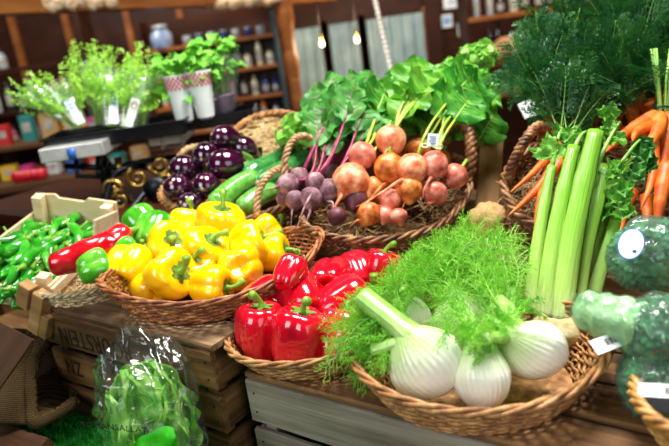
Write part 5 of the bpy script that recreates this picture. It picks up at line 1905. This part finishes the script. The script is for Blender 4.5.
# curtained windows with timber mullions
zt_ = 1.585
for i, (x0, x1) in enumerate(((-.12, .10), (.17, .40), (.47, .92))):
    fr_ = solid('window_%d' % (i + 1), 'panel_wood', ((x0 + x1) / 2, YW - .025, zt_ + .02), (x1 - x0 + .07, .05, .04))
    m = MB(); m.box((0, 0, 0), (x1 - x0, .004, .9)); m.build('pane', m_simple('dusk_glass', '5A7080', .1), fr_, False, (0, .02, -.47))
    m = MB()
    n_ = int((x1 - x0) * 60)
    m.grid(lambda u, v: V(((v - .5) * (x1 - x0), -.035 + .014 * math.sin(v * n_ * 1.1) + .006 * math.sin(v * 31), -.02 - .9 * u)), 6, n_ * 6)
    m.build('curtain', M['curtain'], fr_)
    for x in (x0 - .035, x1 + .035):
        m = MB(); m.box((x - (x0 + x1) / 2, 0, -.46), (.06, .06, .96)); bevel(m.build('mullion', M['bar_wood'], fr_, False), .004)

# beam over the bar, dressed with dried bunches
A, B = W(-20, 3, 2.9), W(336, -7, 4.9)
bmx = (B - A).normalized()
bm = thing('overhead_beam', 'warm brown timber beam running along the top left of the picture', 'beam', A, Matrix((bmx, V((0, 0, 1)).cross(bmx).normalized(), bmx.cross(V((0, 0, 1)).cross(bmx)).normalized())).transposed().to_quaternion())
m = MB(); m.plank((0, 0, -.05), (B - A).length, .13, .14, 3, .001); m.build('timber', M['bar_wood'], bm, False)
rn = random.Random(8)
for i, (px, py, d, n, lab) in enumerate(((62, 3, 3.15, 7, 'dried pale hop bunch at the left end of the beam'), (98, 2, 3.3, 6, 'dried pale hop bunch right of the leftmost one on the beam'), (222, 2, 4.0, 6, 'small dried hop bunch in the middle of the beam'), (243, 1, 4.0, 8, 'dried hop bunch hanging lowest from the beam'), (270, 0, 4.3, 5, 'dried hop bunch nearest the carved post'))):
    p = W(px, py, d)
    t = thing('dried_hops', lab, 'dried flowers', p, None, 'dried bunches along the beam')
    for k in range(n):
        m = MB(); m.grid(lambda u, v: lump(i * 9 + k, (1, .7, .9), .038, 3, .5)(u, v) + V((rn.random() * 0 + (k - n / 2) * .032, 0, .012 * math.sin(k * 2.1))), 14, 18, wrap=True)
        m.build('flower_head', M['dried'], t)

# carved post of the bar
pt_, pb_ = XY(279, 14, 4.62), XY(304, 112, 4.62)
post = thing('carved_post', 'turned wooden post at the right end of the bar shelves', 'post', ((pt_.x + pb_.x) / 2 + .0, 4.62, .85))
prof = [(.06, 0), (.06, .06), (.045, .08), (.05, .14), (.04, .18)]
for k in range(7): prof += [(.038, .20 + k * .03), (.048, .212 + k * .03), (.038, .224 + k * .03)]
prof += [(.046, .44), (.052, .52), (.044, .60)]
for k in range(3): prof += [(.036, .62 + k * .028), (.048, .634 + k * .028)]
prof += [(.04, .71), (.052, .76), (.06, .80), (.06, 1.35)]
m = MB(); m.lathe(prof, 20); m.build('shaft', M['bar_wood'], post)
m = MB(); m.box((0, 0, -.42), (.14, .14, .85)); bevel(m.build('plinth', M['bar_wood'], post, False), .006)

# bar shelves and bottles
GLASS = [('amber', '5A2A08'), ('dark green', '10301C'), ('clear', 'A8B4BC'), ('brown', '2E1608'), ('blue', '1C3A7A'), ('pale', 'D8CFA8'), ('black', '0C0C10'), ('pink', 'C85A70'), ('orange', 'D8701C')]
for n_, h_ in GLASS: M['g_' + n_] = m_simple('glass_' + n_.replace(' ', '_'), h_, .08, coat=1)
M['g_labels'] = m_simple('bottle_label', [(.3, '8C887C'), (.7, 'C8C4B8')], .6)
M['g_label2'] = m_simple('bottle_label_gold', [(.3, 'B0904A'), (.7, 'E0C88A')], .5)
M['cap_dark'] = m_simple('bottle_cap', [(.3, '151518'), (.7, '35353A')], .3)
BPROF = [[(.036, 0), (.037, .005), (.037, .17), (.03, .2), (.014, .225), (.013, .285)], [(.04, 0), (.041, .005), (.041, .13), (.036, .155), (.015, .175), (.014, .23)], [(.032, 0), (.033, .005), (.033, .19), (.012, .24), (.012, .30)], [(.045, 0), (.046, .01), (.046, .10), (.03, .125), (.026, .13), (.026, .15)]]
BM = []
for pr in BPROF:
    m = MB(); m.lathe(pr, 16); b_ = m.mesh('bottle_glass', [M['g_amber']])
    m = MB(); r_ = pr[0][0] + .0022; zl = pr[2][1]
    m.lathe([(r_, zl * .25), (r_ + .0002, zl * .26), (r_ + .0002, zl * .8), (r_, zl * .81)], 16, cap0=False, cap1=False); l_ = m.mesh('bottle_label', [M['g_labels']])
    m = MB(); zt2 = pr[-1][1]; m.lathe([(pr[-1][0] + .002, zt2 - .012), (pr[-1][0] + .002, zt2 + .02), (.002, zt2 + .022)], 12); c_ = m.mesh('bottle_cap', [M['cap_dark']])
    BM.append((b_, l_, c_))
GM = {}
ORD = 'first second third fourth fifth sixth seventh eighth ninth tenth eleventh twelfth thirteenth fourteenth fifteenth sixteenth seventeenth eighteenth nineteenth twentieth'.split()
def bottles(x0, x1, y, z, n, where, group, seed, cols, scale=1.0, kinds=(0, 1, 2, 3)):
    rn = random.Random(seed)
    for i in range(n):
        k = rn.choice(kinds)
        cname = rn.choice(cols)
        key = (k, cname)
        if key not in GM:
            g = BM[k][0].copy(); g.materials.clear(); g.materials.append(M['g_' + cname]); GM[key] = g
        t = thing('bottle', '%s glass bottle, %s from the left %s' % (cname, ORD[i], where), 'bottle', (x0 + (x1 - x0) * (i + .5) / n + rn.uniform(-.01, .01), y + rn.uniform(-.02, .02), z), yaw(rn.random()), group, scale * rn.uniform(.85, 1.08))
        link('glass', GM[key], t); link('label', BM[k][1], t); link('cap', BM[k][2], t)
sh = thing('bar_shelves', 'wooden bar shelving full of bottles left of the carved post', 'shelves', (-.70, 4.72, 0))
for z in (.60, .80, 1.0, 1.187, 1.383, 1.587):
    m = MB(); m.plank((-.43, -.10, z - .022), .90, .022, .22, int(z * 10), .0005); m.build('shelf', M['bar_wood'], sh, False)
for x, mt in ((-.43, 'panel_wood'), (.475, 'navy')):
    m = MB(); m.box((x, .01, .9), (.025, .22, 1.75)); bevel(m.build('side_panel', m_simple('slate_paint', [(.3, '22333C'), (.7, '34505C')], .4) if mt == 'navy' else M[mt], sh, False), .003)
m = MB(); m.box((.02, .13, .9), (.92, .012, 1.75)); m.build('back_panel', M['panel_wood'], sh, False)
mixd = ['amber', 'clear', 'brown', 'pale', 'black', 'dark green', 'clear', 'pale']
bottles(-1.10, -.25, 4.70, 1.383, 11, 'on the second bar shelf from the top', 'bottles on the bar shelves', 2, mixd, .62)
bottles(-1.10, -.25, 4.70, 1.187, 12, 'on the third bar shelf from the top', 'bottles on the bar shelves', 3, ['pink', 'clear', 'pale', 'brown', 'orange', 'blue', 'clear'], .58)
bottles(-1.10, -.25, 4.70, 1.0, 10, 'on the lowest visible bar shelf', 'bottles on the bar shelves', 4, ['orange', 'brown', 'clear', 'blue', 'dark green'], .6)
rn = random.Random(4)
for i in range(7):
    t = thing('glass_tumbler', 'blue-tinted tumbler upturned on the top bar shelf, %s from the left' % ORD[i], 'glass', (-.83 + i * .085, 4.69, 1.587), None, 'tumblers on the top bar shelf')
    m = MB(); m.lathe([(.032, 0), (.030, .055), (.028, .058), (.026, .056)], 16, cap1=False); m.build('bowl', M['g_blue'] if i % 2 else M['g_clear'], t)
    m = MB(); m.lathe([(.03, .058), (.027, .064)], 16); m.build('foot', M['g_clear'], t)
cr = thing('storage_jar', 'large pale blue glass jar at the left end of the top bar shelf', 'jar', (-1.0, 4.68, 1.587))
m = MB(); m.lathe([(.07, 0), (.075, .01), (.075, .09), (.05, .12), (.05, .13)], 20); m.build('body', m_simple('pale_blue_glass', [(.3, '7F9AC8'), (.7, 'C4D4F0')], .1, coat=1), cr)
m = MB(); m.lathe([(.056, .13), (.056, .15), (.02, .158)], 20); m.build('lid', M['g_clear'], cr)

# left: shelves of bottles and the back counter
ls = thing('wall_shelves', 'dark shelves of bottles at the left edge behind the herbs', 'shelves', (-2.15, 4.95, 0))
for z in (.80, 1.05, 1.30, 1.60):
    m = MB(); m.plank((-.75, -.12, z - .03), 1.30, .03, .28, int(z * 17), .0005); m.build('shelf', M['panel_wood'], ls, False)
for x in (-.76, .56):
    m = MB(); m.box((x, .02, .95), (.03, .28, 1.95)); bevel(m.build('side_panel', M['panel_wood'], ls, False), .003)
bottles(-2.75, -2.15, 4.92, 1.60, 5, 'on the top shelf at the left edge', 'bottles on the left wall shelves', 6, ['black', 'brown', 'clear', 'dark green', 'pale'], .85)
bottles(-2.85, -1.62, 4.92, 1.30, 15, 'on the middle shelf at the left edge', 'bottles on the left wall shelves', 7, ['blue', 'pink', 'orange', 'dark green', 'clear', 'brown', 'pale'], .75)
bottles(-2.85, -1.62, 4.92, 1.05, 14, 'on the lower shelf at the left edge', 'bottles on the left wall shelves', 8, ['blue', 'clear', 'orange', 'pale', 'pink'], .7)
co_ = thing('shop_counter', 'brown wooden shop counter in the blurred left background', 'counter', (-1.85, 3.75, 0))
m = MB(); m.box((0, 0, .985), (2.0, .6, .04)); bevel(m.build('worktop', M['mid_wood'], co_, False), .004)
m = MB(); m.box((0, .03, .48), (1.9, .5, .95)); bevel(m.build('cabinet', M['panel_wood'], co_, False), .004)
m = MB(); m.box((0, .02, 1.18), (2.0, .35, .025)); bevel(m.build('upper_shelf', M['mid_wood'], co_, False), .003)
for x in (-.95, 0, .95):
    m = MB(); m.box((x, .12, 1.09), (.03, .1, .17)); m.build('bracket', M['panel_wood'], co_, False)
CB = [('red', 'C42A2A'), ('white', 'E6E6E2'), ('yellow', 'E0B428'), ('teal', '2A8078'), ('blue', '2A5AA8'), ('magenta', 'C02A78'), ('tan', 'B8905A')]
for n_, h_ in CB: M['b_' + n_] = m_simple('carton_' + n_, h_, .5)
for lv, (z, w0, w1, yy) in enumerate(((1.1925, -2.7, -.95, 3.72), (1.005, -2.7, -.95, 3.62))):
    for i in range(14):
        cname = CB[(i * 3 + lv * 2) % 7][0]
        x = w0 + (w1 - w0) * (i + .5) / 14
        h_ = rn.uniform(.07, .15) if lv == 0 else rn.uniform(.06, .11)
        t = thing('food_carton', '%s carton, %s from the left on the %s of the back counter' % (cname, ORD[i], 'upper shelf' if lv == 0 else 'worktop'), 'box', (x, yy + rn.uniform(-.03, .03), z), yaw(rn.uniform(-.3, .3)), 'goods on the back counter')
        m = MB(); m.box((0, 0, h_ / 2), (rn.uniform(.06, .095), .06, h_)); bevel(m.build('carton', M['b_' + cname], t, False), .003)
        m = MB(); m.box((0, -.0312, h_ * .55), (.045, .002, h_ * .35)); m.build('front_label', M['g_labels'], t, False)
for i in range(6):
    p = XY(18 + 6 * (i % 5), 178 - 3 * (i // 5) - (i % 2) * 3, 3.5)
    t = thing('red_apple', 'red apple in a loose row on the back counter, %s from the left' % ORD[i], 'apple', (p.x, 3.50, 1.005 + .032), None, 'apples on the back counter')
    m = MB(); m.lathe([(.004, -.028), (.02, -.032), (.034, -.01), (.036, .008), (.026, .028), (.010, .03), (.003, .024)], 18); m.build('flesh', M['red'], t)
    m = MB(); m.tube([(0, 0, .022), (.002, 0, .04)], .0015, 5); m.build('stalk', M['mid_wood'], t)

# pendant bulbs and the bead chain
for i, (px, py) in enumerate(((322, 44), (357, 40))):
    p = XY(px, py, 4.78)
    t = thing('pendant_bulb', ('left' if i == 0 else 'right') + ' glowing pendant bulb hanging in front of the curtains', 'lamp', p, None, 'pendant bulbs')
    m = MB(); m.lathe([(.003, -.018), (.012, -.014), (.015, 0), (.012, .016), (.009, .028)], 16); m.build('bulb', m_emit('bulb_glow_%d' % i, 'FFE2B0', 10), t)
    m = MB(); m.lathe([(.011, .026), (.012, .06), (.006, .066)], 14); m.build('socket', M['brass'], t)
    m = MB(); m.tube([(0, 0, .06), (0, 0, 3.3 - p.z)], .003, 6); m.build('cord', M['black'], t)
    l = bpy.data.lights.new('bulb_lamp', 'POINT'); l.energy = 5; l.color = (1, .75, .45); l.shadow_soft_size = .03
    lo = bpy.data.objects.new('bulb_lamp', l); COL.objects.link(lo); lo.location = p + V((0, -.06, 0))
A, B = W(366, -40, 2.5), W(391, 72, 2.5)
ch = thing('bead_chain', 'string of cream wooden beads hanging down in front of the curtains', 'beads', A)
n_ = 24
m = MB()
for i in range(n_):
    c_ = (B - A) * (i / (n_ - 1))
    m2 = MB(); m2.grid(lambda u, v: c_ + V((math.sin(PI * (u * .98 + .01)) * math.cos(TAU * v), math.sin(PI * (u * .98 + .01)) * math.sin(TAU * v), math.cos(PI * (u * .98 + .01)))) * .0105, 8, 12, wrap=True)
    m2.build('bead', M['bead'], ch)
m = MB(); m.tube([(0, 0, 0), (B - A)], .002, 5); m.tube([V((0, 0, 3.28 - A.z)) + (A - B) * .0, V((0, 0, 0))], .002, 5); m.build('string', M['bead'], ch)

# right: shelf of glasses and posters
rs = thing('wall_shelves', 'wooden shelves of bottles high on the right behind the carrot tops', 'shelves', (1.75, 4.86, 0))
for z in (.95, 1.18, 1.50):
    m = MB(); m.plank((-.62, -.12, z - .03), 1.6, .03, .26, int(z * 13), .0005); m.build('shelf', M['bar_wood'], rs, False)
for x in (-.62, .98):
    m = MB(); m.box((x, .02, .95), (.03, .26, 1.9)); bevel(m.build('side_panel', M['panel_wood'], rs, False), .003)
bottles(1.16, 2.6, 4.80, 1.50, 16, 'on the top shelf at the right', 'bottles on the right wall shelves', 16, ['pale', 'clear', 'brown', 'clear'], .75)
bottles(1.16, 2.6, 4.80, 1.18, 18, 'under the top shelf at the right', 'bottles on the right wall shelves', 17, ['black', 'clear', 'pale', 'black', 'clear'], .85)
bottles(1.16, 2.6, 4.80, .95, 16, 'on the lowest shelf at the right', 'bottles on the right wall shelves', 18, ['pale', 'clear', 'brown'], .7)
for (px, py, w_, h_, mats_, lab) in ((447, 21, .085, .10, ('skyblue', 'white'), 'square white notice with a blue panel on the back wall'), (435, 26, .05, .08, ('white', 'skyblue'), 'small pale notice left of the blue-panelled one'), (452, 3, .14, .08, ('white', 'blue'), 'wide white poster above the blue-panelled notice'),
                                     (466, 18, .05, .12, ('white', 'redprint'), 'narrow white card hanging right of the notices'), (460, 30, .04, .10, ('pinkpaper', 'redprint'), 'slim pinkish card below the notices')):
    p = XY(px, py, YW - .03)
    t = thing('wall_notice', lab, 'notice', p)
    m = MB(); m.box((0, 0, 0), (w_, .006, h_)); m.build('sheet', M['white'], t, False)
    m = MB(); m.box((0, -.004, .004), (w_ * .7, .002, h_ * .5)); m.build('panel', M[mats_[0]], t, False)
    m = MB(); m.box((0, -.0055, .008), (w_ * .4, .002, h_ * .12)); m.build('print', M[mats_[1]], t, False)
solid('trim_5', 'panel_wood', (1.0, YW - .03, 1.3), (.12, .06, 1.2))
wd = thing('ceramic_jar', 'tan ceramic jar on a back shelf, showing beside the carrot tops', 'jar', V((XY(508, 58, 4.72).x, 4.74, 1.18 + .085)), None, None, 1.4)
m = MB(); m.lathe([(.045, -.06), (.06, -.03), (.06, .03), (.035, .05), (.03, .055)], 20); m.build('body', m_simple('terracotta', [(.3, 'B0704A'), (.7, 'D09870')], .6), wd)
# ------------------------------------------------------------------ camera, lamps, world
cam = bpy.data.cameras.new('camera')
co = bpy.data.objects.new('camera', cam)
COL.objects.link(co)
cam.sensor_width = 36
cam.lens = F_PX * 36 / 669
cam.clip_start = .02
co.location = CAMPOS
fw = V((0, math.cos(PITCH), -math.sin(PITCH)))
up0 = V((0, math.sin(PITCH), math.cos(PITCH)))
rt0 = V((1, 0, 0))
# image up for a scene turned 8 degrees anticlockwise in the frame
upi = up0 * math.cos(ROLL) + rt0 * math.sin(ROLL)
rti = rt0 * math.cos(ROLL) - up0 * math.sin(ROLL)
co.rotation_mode = 'QUATERNION'
co.rotation_quaternion = Matrix((rti, upi, -fw)).transposed().to_quaternion()
cam.dof.use_dof = True
cam.dof.focus_distance = 1.0
cam.dof.aperture_fstop = 3.4
scene.camera = co

def area(name, loc, target, sx, sy, power, col):
    l = bpy.data.lights.new(name, 'AREA')
    l.shape = 'RECTANGLE'
    l.size, l.size_y = sx, sy
    l.energy = power
    l.color = col
    o = bpy.data.objects.new(name, l)
    COL.objects.link(o)
    o.location = loc
    o.rotation_mode = 'QUATERNION'
    o.rotation_quaternion = (V(target) - V(loc)).to_track_quat('-Z', 'Y')
    return o
area('skylight', (.35, 1.25, 3.0), (.1, 1.15, 1.1), .9, .6, 80, (1, .97, .92))
area('fill_left', (-1.6, -.6, 2.4), (-.1, 1.1, 1.1), 1.2, 1.2, 34, (.93, .97, 1))  # soft fill added from the front left, no window is built there
area('fill_right', (1.2, -1.2, 2.0), (.1, 1.1, 1.1), 1.4, 1.6, 18, (.9, .95, 1))  # weaker unseen fill added on the right behind the camera
area('herb_fill', (-.7, 1.5, 2.9), (-.5, 1.8, 1.4), .5, .4, 16, (1, .97, .9))  # unseen light added to brighten the herbs on the scale
area('back_fill', (-.7, 4.05, 2.7), (-.7, 4.9, 1.3), .8, .3, 22, (1, .86, .66))  # unseen warm light added to lift the bar shelves
area('back_fill', (1.3, 4.1, 2.7), (1.2, 5.2, 1.3), .8, .3, 22, (1, .92, .82))  # second added light, brightens the curtains and right-hand shelves
area('counter_fill', (-1.9, 3.2, 2.8), (-2.0, 4.2, 1.1), .6, .6, 22, (.95, .97, 1))  # added fill for the left background, no fixture there
w = bpy.data.worlds.new('world')
scene.world = w
w.use_nodes = True
w.node_tree.nodes['Background'].inputs['Color'].default_value = (.75, .85, 1, 1)
w.node_tree.nodes['Background'].inputs['Strength'].default_value = .05
vs = scene.view_settings
vs.view_transform = 'Standard'
vs.look = 'None'
vs.gamma = 1
vs.exposure = 0
vs.use_curve_mapping = False
scene.cycles.max_bounces = 8
scene.cycles.transparent_max_bounces = 24
scene.cycles.sample_clamp_indirect = 6
scene.cycles.use_denoising = True
